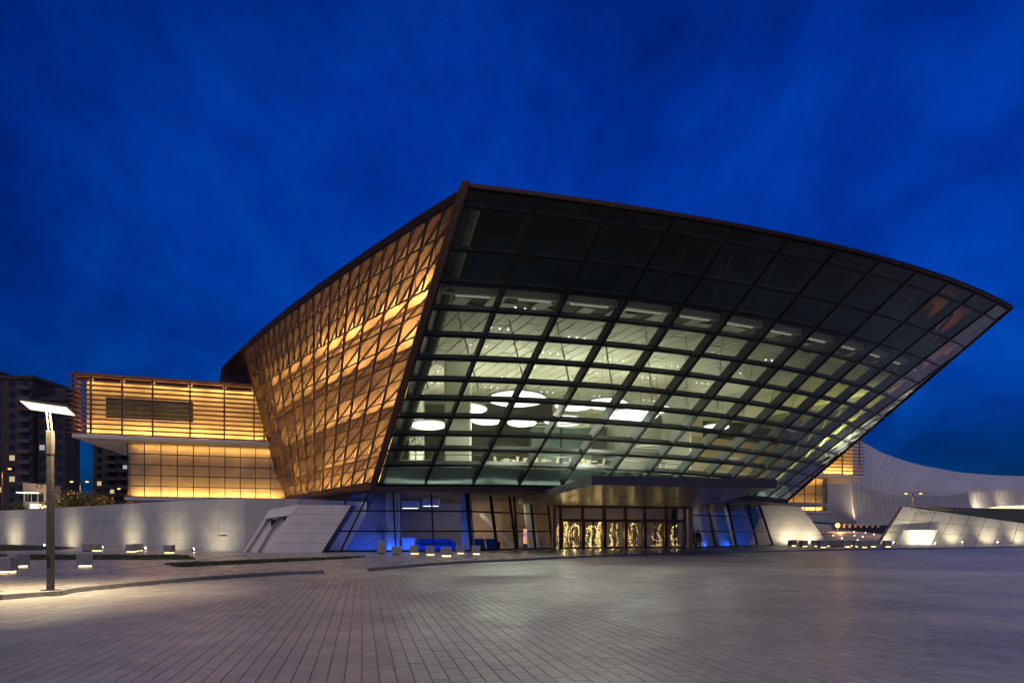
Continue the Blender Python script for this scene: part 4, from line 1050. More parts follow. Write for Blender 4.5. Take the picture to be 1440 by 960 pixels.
for k, x_ in enumerate((.22, .62)):
    a = q_pr[0].lerp(q_pr[1], x_); p = Vector((a.x, a.y - 1.6, PZ)); spotlight(p, Vector((a.x, a.y, 1.7)), 200, ['ground spotlight by the right end of the blue lobby glass', 'ground spotlight in the middle of the right plinth'][k], 'spotlights at the right plinth')

# ------------------------------------------------------------------ seat cubes
cube = MB(); s_ = .30; bv = .02
for z0, z1, a, b in ((.07, .60, .30, .30),):
    ring = lambda r, z: [Vector((-r + bv, -r, z)), Vector((r - bv, -r, z)), Vector((r, -r + bv, z)), Vector((r, r - bv, z)), Vector((r - bv, r, z)), Vector((-r + bv, r, z)), Vector((-r, r - bv, z)), Vector((-r, -r + bv, z))]
    cube.sweep([ring(.29, .07), ring(.30, .085), ring(.30, .585), ring(.285, .60)])
cube_me = mesh_of(cube, 'block', M['seat'])
foot_me = mesh_of(MB().box((0, 0, .035), (.44, .44, .07)), 'foot', M['black'])
led = MB(); led.box((0, -.24, .045), (.42, .03, .045)); led.box((.24, 0, .045), (.03, .42, .045))
led_me = mesh_of(led, 'light_strip', M['warmlamp'])
def seat(u, v, lit, rz, label, group, sc=1.0, z=PZ):
    p = G(u, v, z); r = empty('seat_cube', p, None, rz); tag(r, label, 'seat', group)
    for me, nm in ((cube_me, 'block'), (foot_me, 'foot')) + (((led_me, 'light_strip'),) if lit else ()):
        o = bpy.data.objects.new(nm, me); col.objects.link(o); o.parent = r; o.scale = (sc, sc, sc)
    return r
gl_ = 'seat cubes on the left plaza'
for u, v, lit, rz, lb in ((8, 805, 1, .2, 'grey stone seat cube cut by the left edge with glowing base'), (26, 797, 1, -.3, 'grey stone seat cube glowing below, second from the left edge'),
                          (119, 796.5, 1, .5, 'lone grey stone seat cube between lamp post and long lawn'), (123, 775, 0, .1, 'unlit seat cube, left of the far pair right of the lamp post'),
                          (136, 774.5, 1, .0, 'lit seat cube, right of the far pair right of the lamp post'), (184, 776, 1, .2, 'seat cube in front of the close trio before the wall'),
                          (190, 775.2, 1, .4, 'middle seat cube of the close trio before the wall'), (194.5, 774.2, 1, .1, 'rear seat cube of the close trio before the wall'), (238, 777.5, 1, .0, 'single far seat cube right of the close trio')):
    seat(u, v, lit, rz, lb, gl_)
gm = 'seat cubes in front of the blue lobby glass'
for k, (u, v, lit) in enumerate(((537, 778.5, 0), (558, 780, 0), (583, 778.5, 1), (605, 780, 1), (627.5, 782, 1), (647.5, 778.2, 1), (669.5, 779.2, 1))):
    seat(u, v, lit, rnd.uniform(-.2, .2), '%s seat cube from the left in the row before the blue lobby glass' % ['first', 'second', 'third', 'fourth', 'fifth', 'sixth', 'seventh'][k], gm)
gr_ = 'seat cubes in front of the right plinth'
for k, (u, v, lit) in enumerate(((1114, 766.5, 1), (1130, 767.2, 1), (1147, 767.0, 1), (1156, 768.6, 1), (1164, 766.8, 1), (1172, 767.2, 0), (1181, 766.6, 0), (1190, 768.0, 1), (1198, 766.4, 1), (1205, 767.4, 1), (1213, 768.6, 1), (1226, 767.6, 1), (1247, 767.8, 1))):
    seat(u, v + 1.1, lit, rnd.uniform(-.2, .2), '%s seat cube from the left in the row before the right plinth' % (['first', 'second'] + ords[2:] + ['thirteenth'])[k], gr_, 1.12)

# ------------------------------------------------------------------ street lamps
def plaza_lamp(base, label):
    r = empty('street_lamp', base); tag(r, label, 'street lamp')
    x, y, z = base
    def sq(w, zz, d_=None): d_ = d_ or w; return [Vector((x - w, y - d_, z + zz)), Vector((x + w, y - d_, z + zz)), Vector((x + w, y + d_, z + zz)), Vector((x - w, y + d_, z + zz))]
    MB().sweep([sq(.068, 0), sq(.066, 1.5), sq(.062, 3.55)]).build('pole', M['pole'], r)
    MB().sweep([sq(.066, 3.57), sq(.070, 3.6), sq(.069, 4.18), sq(.062, 4.2)]).build('sleeve', M['pole'], r)
    MB().box((x, y, z + .012), (.32, .32, .024)).build('base_plate', M['pole'], r)
    MB().box((x, y - .069, z + .75), (.085, .008, .30)).build('hatch', M['black'], r)
    m_ = MB()
    for dx_ in (-.045, .045):
        m_.tube([(x + dx_, y, z + 4.18), (x + dx_ - .07, y, z + 4.75)], .018, 6)
    for k in range(3): m_.beam((x - .055 - .02 * k, y, z + 4.3 + k * .16), (x + .055 - .02 * k, y, z + 4.3 + k * .16), .02, .02)
    m_.build('bracket', M['pole'], r)
    c = Vector((x - .06, y, z + 4.80)); ux = Vector((.985, .10, -.13)).normalized(); uy = Vector((-.30, .90, -.24)); uy = (uy - ux * uy.dot(ux)).normalized(); un = ux.cross(uy)
    hx, hy, hz = ux * .60, uy * .27, un * .035
    MB().hexa([c - hx - hy, c + hx - hy, c + hx + hy, c - hx + hy, c - hx * .97 - hy * .94 + hz * 2, c + hx * .97 - hy * .94 + hz * 2, c + hx * .97 + hy * .94 + hz * 2, c - hx * .97 + hy * .94 + hz * 2]).build('head', M['pole'], r)
    g0 = c - un * .012
    MB().hexa([g0 - hx * .95 - hy * .9, g0 + hx * .95 - hy * .9, g0 + hx * .95 + hy * .9, g0 - hx * .95 + hy * .9, c - hx * .95 - hy * .9, c + hx * .95 - hy * .9, c + hx * .95 + hy * .9, c - hx * .95 + hy * .9]).build('light_panel', M['street'], r)
    area('lamp_light', c - un * .03 - hx * .9, c - un * .05 + hx * .9, .5, (0.05, -.05, -1), 430, (1.0, .80, .45), r, spread=118)
    return r
pb_ = G(71, 829.5, PZ)
plaza_lamp(pb_, 'tall square lamp post with flat glowing head beside the left kerb')

def far_lamp(u, vb, vt, Y, heads, label, power=1500, zb=None):
    top = P(u, vt, Y); base = Vector((top.x, top.y, 0 if zb is None else zb))
    r = empty('street_lamp', base); tag(r, label, 'street lamp')
    MB().tube([base, Vector((top.x, top.y, top.z * .5 + base.z * .5)), top], [.13, .10, .07], 8).build('pole', M['pole'], r)
    for sx_ in heads:
        e = top + Vector((sx_ * 1.3, -.2, .1))
        MB().tube([top, top + Vector((sx_ * .6, -.1, .16)), e], .04, 6).build('arm', M['pole'], r)
        MB().ball(e + Z * .05, (.45, .22, .1), 8, 4).build('housing', M['pole'], r)
        MB().ball(e - Z * .12, (.30, .17, .12), 8, 5).build('bulb', M['sodium'], r)
        spot('lamp_light', e - Z * .3, e - Z * 8, power, (1.0, .50, .14), 160, .5, .2, r)
    return r
far_lamp(3, 712, 659, 105, (1,), 'orange street lamp cut by the left edge above the wall')
far_lamp(112.5, 710, 677, 115, (-1, 1), 'twin headed orange street lamp between the two apartment towers')
far_lamp(178.5, 710, 687, 120, (-1,), 'single headed orange street lamp under the louvred wing')
far_lamp(1283.5, 712, 693.5, 122, (-1, 1), 'twin headed orange street lamp behind the white mound', 900)

# ------------------------------------------------------------------ pendant discs
pend = [(720, 560, 2.9), (805, 570, 2.1), (854, 568, 2.1), (895, 584, 3.0), (798, 590, 2.5), (733, 593, 1.7), (682, 590, 2.0), (653, 575, 2.2), (604, 598, 2.2), (1010, 600, 1.6), (930, 574, 1.4)]
pl_lab = ['largest egg shaped glowing ceiling disc, at the centre left of the hall', 'glowing ceiling disc right of the largest one', 'glowing ceiling disc in the middle of the hall', 'long glowing ceiling disc left of the right hall column',
          'low glowing ceiling disc below the middle ones', 'small glowing ceiling disc below the largest one', 'glowing ceiling disc just right of the left hall column', 'glowing ceiling disc partly behind the left hall column',
          'leftmost glowing ceiling disc above the indoor tree', 'rightmost glowing ceiling disc past the right hall column', 'small glowing ceiling disc beside the right hall column']
for k, (u, v, rad) in enumerate(pend):
    rad *= .80
    zz = 12.0 + .25 * math.sin(k * 2.1); Y = (zz - H) * F / (V0 - v); c = Vector(((u - U0) / F * Y, Y, zz))
    r = empty('pendant_disc', c); tag(r, pl_lab[k], 'ceiling lamp', 'glowing pendant discs')
    def egg(sc, z):
        o = []
        for q in range(24):
            th = 6.2832 * q / 24; rr = rad * sc * (1 + .18 * math.cos(th + k)); o.append(c + Vector((rr * math.cos(th), rr * .62 * math.sin(th), z - rr * .62 * math.sin(th) * .25)))
        return o
    MB().sweep([egg(.5, -.16), egg(.85, -.13), egg(.98, -.05)]).build('diffuser', M['disc'], r)
    MB().sweep([egg(.985, -.06), egg(1.0, 0), egg(.98, .06), egg(.8, .10)]).build('rim', M['white'], r)
    MB().tube([c + Z * .1 + Vector((-.4, 0, 0)), Vector((c.x - .4, c.y, Z_CEIL))], .012, 5).build('cable', M['steel'], r)
    MB().tube([c + Z * .1 + Vector((.4, 0, 0)), Vector((c.x + .4, c.y, Z_CEIL))], .012, 5).build('cable', M['steel'], r)
    area('uplight', c + Vector((-rad * .6, 0, .14)), c + Vector((rad * .6, 0, .14)), rad * .6, (0, 0, 1), 92 * rad / 2, CRM, r)
    area('downlight', c + Vector((-rad * .6, 0, -.3)), c + Vector((rad * .6, 0, -.3)), rad * .6, (0, -.15, -1), 210 * rad / 2, CRM, r)
# thin ring fixtures

for k, (u, v, Y, rad) in enumerate(((805, 598, 62, 1.5), (918, 628, 66, 1.6), (760, 597, 66, 1.3), (1040, 645, 72, 1.5))):
    c = P(u, v, Y); r = empty('ring_lamp', c); tag(r, ['thin white ring lamp at the centre of the hall', 'thin white ring lamp before the right hall column', 'thin white ring lamp under the largest disc', 'thin white ring lamp low at the right of the hall'][k], 'ring lamp')
    rg = []
    for q in range(29):
        th = 6.2832 * q / 28; d = Vector((math.cos(th), .7 * math.sin(th), 0)); p = c + d * rad
        rg.append([p + d * .06, p + Z * .07, p - d * .06, p - Z * .07])
    MB().sweep(rg, cap=False).build('ring', M['white'], r)
    MB().tube([c + Vector((-rad, 0, 0)), Vector((c.x, c.y, Z_CEIL))], .012, 5).build('cable', M['steel'], r)
    MB().tube([c + Vector((rad, 0, 0)), Vector((c.x, c.y, Z_CEIL))], .012, 5).build('cable', M['steel'], r)

# ------------------------------------------------------------------ hall furniture
def chair(p, rz):
    r = empty('cafe_chair', p, None, rz); tag(r, 'cream cafe chair by the tables behind the centre of the glass front', 'chair', 'cream chairs in the hall cafe')
    for nm, fn in (('seat', lambda m: m.box((0, 0, .46), (.46, .46, .06))), ('backrest', lambda m: m.hexa([Vector(q) for q in ((-.23, .2, .5), (.23, .2, .5), (.23, .25, .5), (-.23, .25, .5), (-.21, .30, 1.0), (.21, .30, 1.0), (.21, .34, 1.0), (-.21, .34, 1.0))]))):
        m_ = MB(); fn(m_); o = bpy.data.objects.new(nm, mesh_of(m_, nm, M['chair'])); col.objects.link(o); o.parent = r
    for sx_ in (-.19, .19):
        for sy_ in (-.19, .19):
            o = bpy.data.objects.new('leg', mesh_of(MB().tube([(sx_ * 1.1, sy_ * 1.1, 0), (sx_, sy_, .43)], .02, 5), 'leg', M['chair'])); col.objects.link(o); o.parent = r
def table(p, label):
    r = empty('cafe_table', p); tag(r, label, 'table', 'cafe tables in the hall')
    p = Vector(p)
    MB().tube([p + Z * .72, p + Z * .75], .5, 16).build('top', M['white'], r); MB().tube([p, p + Z * .72], .05, 8).build('stem', M['steel'], r); MB().tube([p, p + Z * .03], .3, 12).build('base', M['steel'], r)
zf = Z_FL + .8     # raised cafe terrace
MB().slab([Vector(q) for q in ((-1.5, 58.5, Z_FL), (9.5, 60.5, Z_FL), (9.0, 66, Z_FL), (-1.5, 64, Z_FL))], (0, 0, .8)).build('cafe_terrace', M['floor_in'], hall)
for k, u in enumerate((712, 738, 768, 800, 832)):
    Y = 60.5 + (k % 2) * 1.3 + k * .3; x = (u - U0) / F * Y
    table((x, Y, zf), '%s small round cafe table from the left behind the glass' % ['first', 'second', 'third', 'fourth', 'fifth'][k])
    for j in range(3): a = j * 2.1 + k; chair((x + .85 * math.sin(a), Y + .85 * math.cos(a) * .8, zf), -a + 3.1416 * 0)

def plant(base, h, crown_r, n, label, leafmat, pot=None, parent=None):
    r = empty('indoor_plant', base); tag(r, label, 'plant'); base = Vector(base)
    z0 = 0
    if pot:
        MB().sweep([[base + Vector((sx_ * pot * k, sy_ * pot * k, zz)) for sx_, sy_ in ((-1, -1), (1, -1), (1, 1), (-1, 1))] for k, zz in ((.8, 0), (1, .9))]).build('pot', M['white'], r); z0 = .85
    MB().tube([base + Z * z0, base + Vector((.05, 0, h * .6)), base + Vector((0, .05, h * .9))], [.06, .045, .02], 6).build('trunk', M['bark'], r)
    g = MB()
    for _ in range(n):
        d = Vector((rnd.gauss(0, 1), rnd.gauss(0, 1), rnd.gauss(0, .8))); d = d.normalized() * crown_r * rnd.uniform(.35, 1); c = base + Z * h * .85 + d
        a = Vector((rnd.uniform(-1, 1), rnd.uniform(-1, 1), rnd.uniform(-.6, .6))).normalized(); b = a.cross(Vector((rnd.random(), rnd.random(), rnd.random()))).normalized(); L_ = rnd.uniform(.12, .3) * max(.8, crown_r)
        g.add([c, c + a * L_ * .5 + b * L_ * .22, c + a * L_, c + a * L_ * .5 - b * L_ * .22], [(0, 1, 2, 3)])
    g.build('crown', leafmat, r)
    return r
pp_ = P(584, 652, 58); plant((pp_.x, pp_.y, Z_FL), 3.2, .85, 260, 'small indoor tree standing near the left corner of the hall', M['leaf'], None)
dk = empty('white_desk', P(578, 660, 57.4)); dk.location.z = Z_FL; WO[dk.name] = Vector(dk.location); tag(dk, 'white box shaped desk around the indoor tree', 'desk')
b0 = Vector(dk.location)
MB().box(b0 + Vector((0.5, 0, .55)), (2.6, 1.0, 1.1)).build('counter', M['white'], dk); MB().box(b0 + Vector((.5, -.05, 1.13)), (2.75, 1.15, .07)).build('top', M['white'], dk)
p = P(538, 776, 54.3); plant((p.x, p.y, LZ), 2.1, .65, 160, 'dark potted plant at the left end of the blue lobby', M['leaf'], .32)
p = P(727, 773, 63.4); plant((p.x, p.y + .6, LZ), 2.4, .8, 180, 'dark potted plant left of the entrance doors', M['leaf'], .35)
p = P(1019, 769, 74.4); plant((p.x, p.y, LZ), 2.0, .8, 160, 'dark potted plant in the blue lobby right of the doors', M['leaf'], .35)

def sofa(a, b, label):
    a, b = Vector(a), Vector(b); r = empty('sofa', (a + b) / 2); tag(r, label, 'sofa'); d = (b - a).normalized(); n = Vector((-d.y, d.x, 0))
    MB().hexa([a, b, b + n * .9, a + n * .9, a + Z * .45, b + Z * .45, b + n * .9 + Z * .45, a + n * .9 + Z * .45]).build('seat', M['blue'], r)
    e = n * .65
    MB().hexa([a + e + Z * .451, b + e + Z * .451, b + n * .95 + Z * .451, a + n * .95 + Z * .451, a + e + Z * .95, b + e + Z * .95, b + n * 1.0 + Z * .95, a + n * 1.0 + Z * .95]).build('backrest', M['blue'], r)
    for q, s_ in ((a, -1), (b, 1)):
        MB().hexa([q, q + d * .22 * s_, q + d * .22 * s_ + n * .9, q + n * .9, q + Z * .7, q + d * .22 * s_ + Z * .7, q + d * .22 * s_ + n * .9 + Z * .7, q + n * .9 + Z * .7]).build('arm', M['blue'], r)
sofa((-7.6, 56.2, LZ), (-4.9, 56.7, LZ), 'long blue lit sofa between the two blue lobby columns')
sofa((-2.9, 58.0, LZ), (-1.2, 58.8, LZ), 'blue lit sofa right of the second blue lobby column')
sofa((21.6, 74.4, LZ), (23.4, 76.3, LZ), 'blue lit sofa in the lobby right of the entrance')
def desk2(x, y):
    r = empty('reception_desk', (x, y, LZ)); tag(r, 'small white reception desk in the left lobby', 'desk')
    MB().box((x, y, LZ + .5), (1.0, .7, 1.0)).build('body', M['white'], r); MB().box((x, y, LZ + 1.03), (1.2, .9, .05)).build('top', M['white'], r)
desk2(-8.5, 56.2)
for k, (u, v) in enumerate(((577, 709), (606, 706))):
    c = P(u, v, 60); r = empty('box_lamp', c); tag(r, ['left', 'right'][k] + ' one of the two white box lamps hanging in the lobby', 'ceiling lamp', 'box lamps in the lobby')
    MB().box(c, (1.45, .5, .62)).build('shade', M['white'], r)
    MB().box(c - Z * .33, (1.3, .4, .03)).build('diffuser', M['disc'], r)
    MB().tube([c + Z * .31, Vector((c.x, c.y, 4.79))], .02, 5).build('cable', M['steel'], r)
# strings of tiny golden bulbs behind the doors
bm_ = MB(); bm_.ball((0, 0, 0), .028, 5, 3)
for k, (u, Y) in enumerate(((792, 64.6), (808, 66), (833, 66.4), (845, 67.5), (862, 69), (890, 68.0), (925, 69.5), (950, 69))):
    x = (u - U0) / F * Y; r = empty('light_tree', (x, Y, LZ)); tag(r, '%s golden light garland from the left behind the entrance doors' % ['first', 'second', 'third', 'fourth', 'fifth', 'sixth', 'seventh', 'eighth'][k], 'string lights', 'golden string lights behind the doors')
    MB().tube([(x, Y, LZ), (x, Y, LZ + 2.4)], .03, 6).build('stem', M['bronze'], r)
    g = MB(); wr = MB(); rr_ = random.Random(40 + k)
    wid = rr_.uniform(.35, .7); hh = rr_.uniform(2.0, 2.5)
    for strand in range((5, 3, 5, 4, 3, 3, 2, 2)[k]):
        x0_ = rr_.uniform(-wid, wid); pts = []
        for q in range(44):
            f = q / 43; a = 3.1416 * f
            if strand < 2 and k in (0, 1, 2, 3, 5): pt = Vector((x - wid * math.cos(a) * (1 + .15 * strand), Y + .1 * strand, LZ + .1 + hh * max(0.0, math.sin(a)) ** .55))
            else: pt = Vector((x + x0_ + .12 * math.sin(7 * f + strand), Y + .15 * strand, LZ + .08 + hh * f * rr_.uniform(.95, 1.0)))
            pts.append(pt)
            if rr_.random() < (.85 if k < 4 else .55):
                sc = rr_.uniform(.6, 1.5); jp = pt + Vector((rr_.gauss(0, .06), rr_.gauss(0, .06), rr_.gauss(0, .05))); g.add([v * sc + jp for v in bm_.v], bm_.f)
        wr.tube(pts, .012, 4)
    for q in range(16):
        pt = Vector((x + rr_.gauss(0, .3), Y + rr_.gauss(0, .15), LZ + .1 + abs(rr_.gauss(0, .28)))); sc = rr_.uniform(.5, 1.2); g.add([v * sc + pt for v in bm_.v], bm_.f)
    tag(g.build('bulbs', M['bulb'], r), kind='stuff'); wr.build('wire', M['bronze'], r)
    point('string_glow', (x, Y - .3, LZ + 1.3), (22, 16, 22, 14, 8, 12, 4, 4)[k], (1.0, .66, .26), .04, r)

# ------------------------------------------------------------------ kiosk, post, person
def kiosk():
    b = P(738.5, 773.2, 58); b.z = PZ; r = empty('information_kiosk', b); tag(r, 'slim upright kiosk with orange poster left of the entrance', 'kiosk')
    MB().box(b + Z * .27, (.36, .16, .5)).build('base', M['granite'], r)
    MB().box(b + Z * 1.22, (.36, .14, 1.4)).build('cabinet', M['granite'], r)
    m = bpy.data.materials.new('poster'); m.use_nodes = True; t = m.node_tree; bs = t.nodes['Principled BSDF']
    g = t.nodes.new('ShaderNodeNewGeometry'); v = t.nodes.new('ShaderNodeTexVoronoi'); v.inputs['Scale'].default_value = 4.5; t.links.new(g.outputs['Position'], v.inputs['Vector'])
    r_ = t.nodes.new('ShaderNodeValToRGB'); e = r_.color_ramp.elements; e[0].color = (.85, .22, .03, 1); e[1].color = (.9, .7, .6, 1); x = e.new(.35); x.color = (.9, .42, .05, 1); x = e.new(.65); x.color = (.45, .15, .28, 1)
    sp = t.nodes.new('ShaderNodeSeparateColor'); t.links.new(v.outputs['Color'], sp.inputs[0]); t.links.new(sp.outputs[0], r_.inputs[0]); t.links.new(r_.outputs[0], bs.inputs['Base Color'])
    t.links.new(r_.outputs[0], bs.inputs['Emission Color']); bs.inputs['Emission Strength'].default_value = .5
    MB().box(b + Vector((0, -.078, 1.2)), (.31, .012, 1.28)).build('poster', m, r)
    MB().box(b + Z * 1.96, (.40, .18, .07)).build('cap', M['concrete'], r)
kiosk()
p = P(762, 772.5, 60); p.z = PZ; r = empty('bollard', p); tag(r, 'short grey post left of the entrance doors', 'bollard')
MB().tube([p, p + Z * .85], .07, 8).build('shaft', M['seat'], r); MB().ball(p + Z * .87, (.09, .09, .05), 8, 4).build('cap', M['granite'], r)

def person(base, label):
    base = Vector(base); r = empty('person', base); tag(r, label, 'person')
    def skin(name, verts, edges, rad, mt, root=0):
        me = bpy.data.meshes.new(name); me.from_pydata([Vector(v) for v in verts], edges, []); me.materials.append(mt)
        o = bpy.data.objects.new(name, me); col.objects.link(o); o.parent = r
        o.modifiers.new('skin', 'SKIN'); ly = me.skin_vertices[0] if me.skin_vertices else None
        for i, q in enumerate(rad):
            ly.data[i].radius = (q if isinstance(q, tuple) else (q, q))
        ly.data[root].use_root = True
        s = o.modifiers.new('sub', 'SUBSURF'); s.levels = 1; s.render_levels = 2
        return o
    V_ = [(0, 0, .96), (0, 0, 1.15), (0, .01, 1.40), (0, 0, 1.50), (0, -.02, 1.58), (0, -.02, 1.72),
          (.18, 0, 1.40), (.24, .03, 1.13), (.22, -.08, .90), (.215, -.12, .82), (-.18, 0, 1.40), (-.24, .03, 1.13), (-.22, -.06, .90), (-.215, -.10, .82),
          (.10, 0, .90), (.12, -.02, .50), (.13, .02, .09), (.14, -.14, .04), (-.10, 0, .90), (-.12, .02, .50), (-.13, .05, .09), (-.14, -.11, .04)]
    E_ = [(0, 1), (1, 2), (2, 3), (3, 4), (4, 5), (2, 6), (6, 7), (7, 8), (8, 9), (2, 10), (10, 11), (11, 12), (12, 13), (0, 14), (14, 15), (15, 16), (16, 17), (0, 18), (18, 19), (19, 20), (20, 21)]
    rad = [(.15, .11), (.14, .10), (.15, .10), .055, .075, .075, .06, .045, .035, .03, .06, .045, .035, .03, .085, .06, .042, .035, .085, .06, .042, .035]
    skin('body', V_, E_, rad, M['skin'])
    skin('jacket', [V_[i] for i in (0, 1, 2, 3, 6, 7, 8, 10, 11, 12)], [(0, 1), (1, 2), (2, 3), (2, 4), (4, 5), (5, 6), (2, 7), (7, 8), (8, 9)], [(.18, .14), (.17, .13), (.18, .13), .075, .08, .065, .052, .08, .065, .052], M['cloth'])
    skin('trousers', [V_[i] for i in (0, 14, 15, 16, 18, 19, 20)], [(0, 1), (1, 2), (2, 3), (0, 4), (4, 5), (5, 6)], [(.165, .13), .10, .075, .06, .10, .075, .06], M['cloth'])
    MB().ball(base + Vector((0, .012, 1.70)), (.088, .098, .09), 10, 6).build('hair', M['hair'], r, smooth=True)
    for sx_, sy_ in ((.14, -.08), (-.14, -.05)):
        MB().ball(base + Vector((sx_, sy_, .045)), (.055, .14, .05), 8, 5).build('shoe', M['hair'], r)
    MB().box(base + Vector((.27, -.05, .78)), (.09, .26, .30)).build('bag', M['cloth'], r)
p = P(982, 769.5, 64.6); person((p.x, p.y, PZ + .005), 'person in dark clothes standing right of the entrance doors')

# ------------------------------------------------------------------ far right: white shell, apron, terrain
mb = MB()
ap = [Vector((28, 92, .13)), Vector((62, 92, .13)), Vector((85, 175, 2.2)), Vector((60, 178, 2.2))]
mb.slab(ap, (0, 0, -.3))
tag(mb.build('apron', M['apron']), 'warm lit paved slope rising toward the white shell building', kind='structure')
wedge = MB().slab([wq(1140, 735, 150), wq(1168, 738, 148), wq(1171, 746, 140), wq(1150, 752, 132)], (0, 3, -.3)).build('ramp_wall', M['apron'])
tag(wedge, 'low pink lit ramp wall before the white shell building', 'wall')
shell = empty('white_shell_building', (85, 185, 0)); tag(shell, 'huge curved white panelled shell building far on the right', 'building')
def lerp_tab(x, tab):
    for (a, fa), (b, fb) in zip(tab, tab[1:]):
        if x <= b: k = (x - a) / (b - a); k = max(0, min(1, k)); return fa + (fb - fa) * k
    return tab[-1][1]
VT = [(1100, 590), (1190, 612), (1215, 622), (1240, 636), (1270, 647), (1300, 655), (1350, 664), (1400, 668), (1470, 670)]
VB = [(1100, 740), (1198, 739), (1280, 737), (1330, 727), (1360, 717), (1400, 711), (1470, 707)]
YU = [(1100, 178), (1198, 172), (1280, 178), (1360, 192), (1470, 215)]
def shell_pt(u, k):
    Y = lerp_tab(u, YU); vt = lerp_tab(u + 34 * max(0.0, min(1.0, (u - 1190) / 70)), VT); vb = lerp_tab(u, VB)
    flare = (1 - k) ** 6 * 8
    top_roll = max(0, (k - .45) / .55) ** 2
    z = vb + (vt - vb) * (k * (1.0))
    w_ = max(0.0, min(1.0, (u - 1190) / 70))
    return P(u + flare + top_roll * 34 * w_, z, Y + top_roll * 26)
NS = 42
uu = [1198 + 272 * (i / NS) for i in range(NS + 1)]
for i in range(NS):
    vs_ = []
    for k in range(13):
        kk = k / 12; a = shell_pt(uu[i] + .17, kk); b = shell_pt(uu[i + 1] - .17, kk)
        vs_.append([a, b, b + Vector((0, .8, 0)), a + Vector((0, .8, 0))])
    MB().sweep(vs_).build('shell_strip', M['white_shell'], shell)
vs_ = [[shell_pt(u, k / 12) + Vector((0, .3, 0)) for k in range(13)] for u in uu]
MB().sweep(vs_, closed=False).build('shell_backing', M['joint'], shell)
# left lobe of the shell
def lobe_pt(u, k):
    f = (u - 1100) / 98.0; Y = 200 - 26 * f ** 2
    vb = lerp_tab(u, [(1100, 734), (1150, 733), (1198, 738)]); vt = lerp_tab(u, [(1100, 560), (1198, 600)])
    return P(u + (1 - k) ** 6 * 8 * f, vb + (vt - vb) * k, Y)
for i in range(10):
    u0_, u1_ = 1100 + 98 * i / 10, 1100 + 98 * (i + 1) / 10
    vs_ = []
    for k in range(9):
        a, b = lobe_pt(u0_ + .3, k / 8), lobe_pt(u1_ - .3, k / 8); vs_.append([a, b, b + Vector((0, .5, 0)), a + Vector((0, .5, 0))])
    MB().sweep(vs_).build('lobe_strip', M['white_shell'], shell)
MB().slab([wq(1120, 760, 178), wq(1330, 760, 178), wq(1330, 736, 178), wq(1120, 736, 178)], (0, 1, 0)).build('base_shade_wall', M['granite'], shell)  # dark wall put in for the shadow gap below the shell
wn = empty('ground_windows', wq(1400, 715, 205), shell)
for i in range(10):
    u0_ = 1352 + i * 11.5
    MB().slab([wq(u0_, 722, 206), wq(u0_ + 10.6, 722.5, 206), wq(u0_ + 10.6, 712.5 - i * .35, 206), wq(u0_, 713 - i * .35, 206)], (0, .4, 0)).build('window', emit('hall_glow', (1.0, .80, .42), .95), wn)
    MB().beam(wq(u0_ - .4, 722, 205.8), wq(u0_ - .4, 711, 205.8), .25, .3).build('mullion', M['bronze'], wn)
spot('edge_washer', wq(1185, 739, 170), wq(1194, 690, 176), 2600, (1.0, .80, .45), 80, .8, .2, shell)
spot('underside_washer', wq(1390, 716, 190), wq(1370, 700, 200), 1500, (1.0, .80, .5), 150, 1.0, .5, shell)
spot('underside_washer', wq(1430, 716, 195), wq(1425, 695, 208), 1500, (1.0, .80, .5), 150, 1.0, .5, shell)
# globe lamp and bollards on the apron
gp = wq(1178, 741, 155); r = empty('globe_lamp', gp); tag(r, 'small round yellow lamp at the foot of the white shell', 'lamp')
MB().tube([gp - Z * 2, gp], .07, 6).build('stem', M['pole'], r); MB().ball(gp + Z * .45, .5, 10, 8).build('globe', emit('globe', (1.0, .60, .10), 2.2), r); point('glow', gp + Z * .4 + Vector((0, -1.2, 0)), 900, (1.0, .50, .16), .5, r)
bm2 = mesh_of(MB().tube([(0, 0, 0), (0, 0, .7)], [.28, .22], 6), 'shaft', M['wood']); bm3 = mesh_of(MB().box((0, 0, .72), (.9, .5, .08)), 'cap', M['white'])
for k in range(7):
    p = wq(1187 + k * 8.0, 741.5, 158 + k); r = empty('low_stool', p); tag(r, '%s low lit stool from the left in the far row below the white shell' % ['first', 'second', 'third', 'fourth', 'fifth', 'sixth', 'seventh'][k], 'stool', 'far row of stools')
    for me, nm in ((bm2, 'shaft'), (bm3, 'cap')): o = bpy.data.objects.new(nm, me); col.objects.link(o); o.parent = r
dm2 = mesh_of(MB().ball((0, 0, 0), .055, 6, 4), 'marker', M['spotlamp'])
for k, (u, v) in enumerate(((1172, 752), (1184, 756), (1201, 745), (1201.5, 752), (1206, 758), (1213, 754), (1217, 747), (1229, 750))):
    f = (v - 741) / 20.0; Y = 170 - 78 * min(1, f); t_ = (Y - 92) / 83; zz = .13 + 2.07 * max(0, t_) + .06
    p = Vector(((u - U0) / F * Y, Y, zz)); o = inst(dm2, 'ground_marker_light', p); tag(o, '%s tiny ground light from the left on the paved slope' % ['first', 'second', 'third', 'fourth', 'fifth', 'sixth', 'seventh', 'eighth'][k], 'ground light', 'tiny ground lights on the slope')

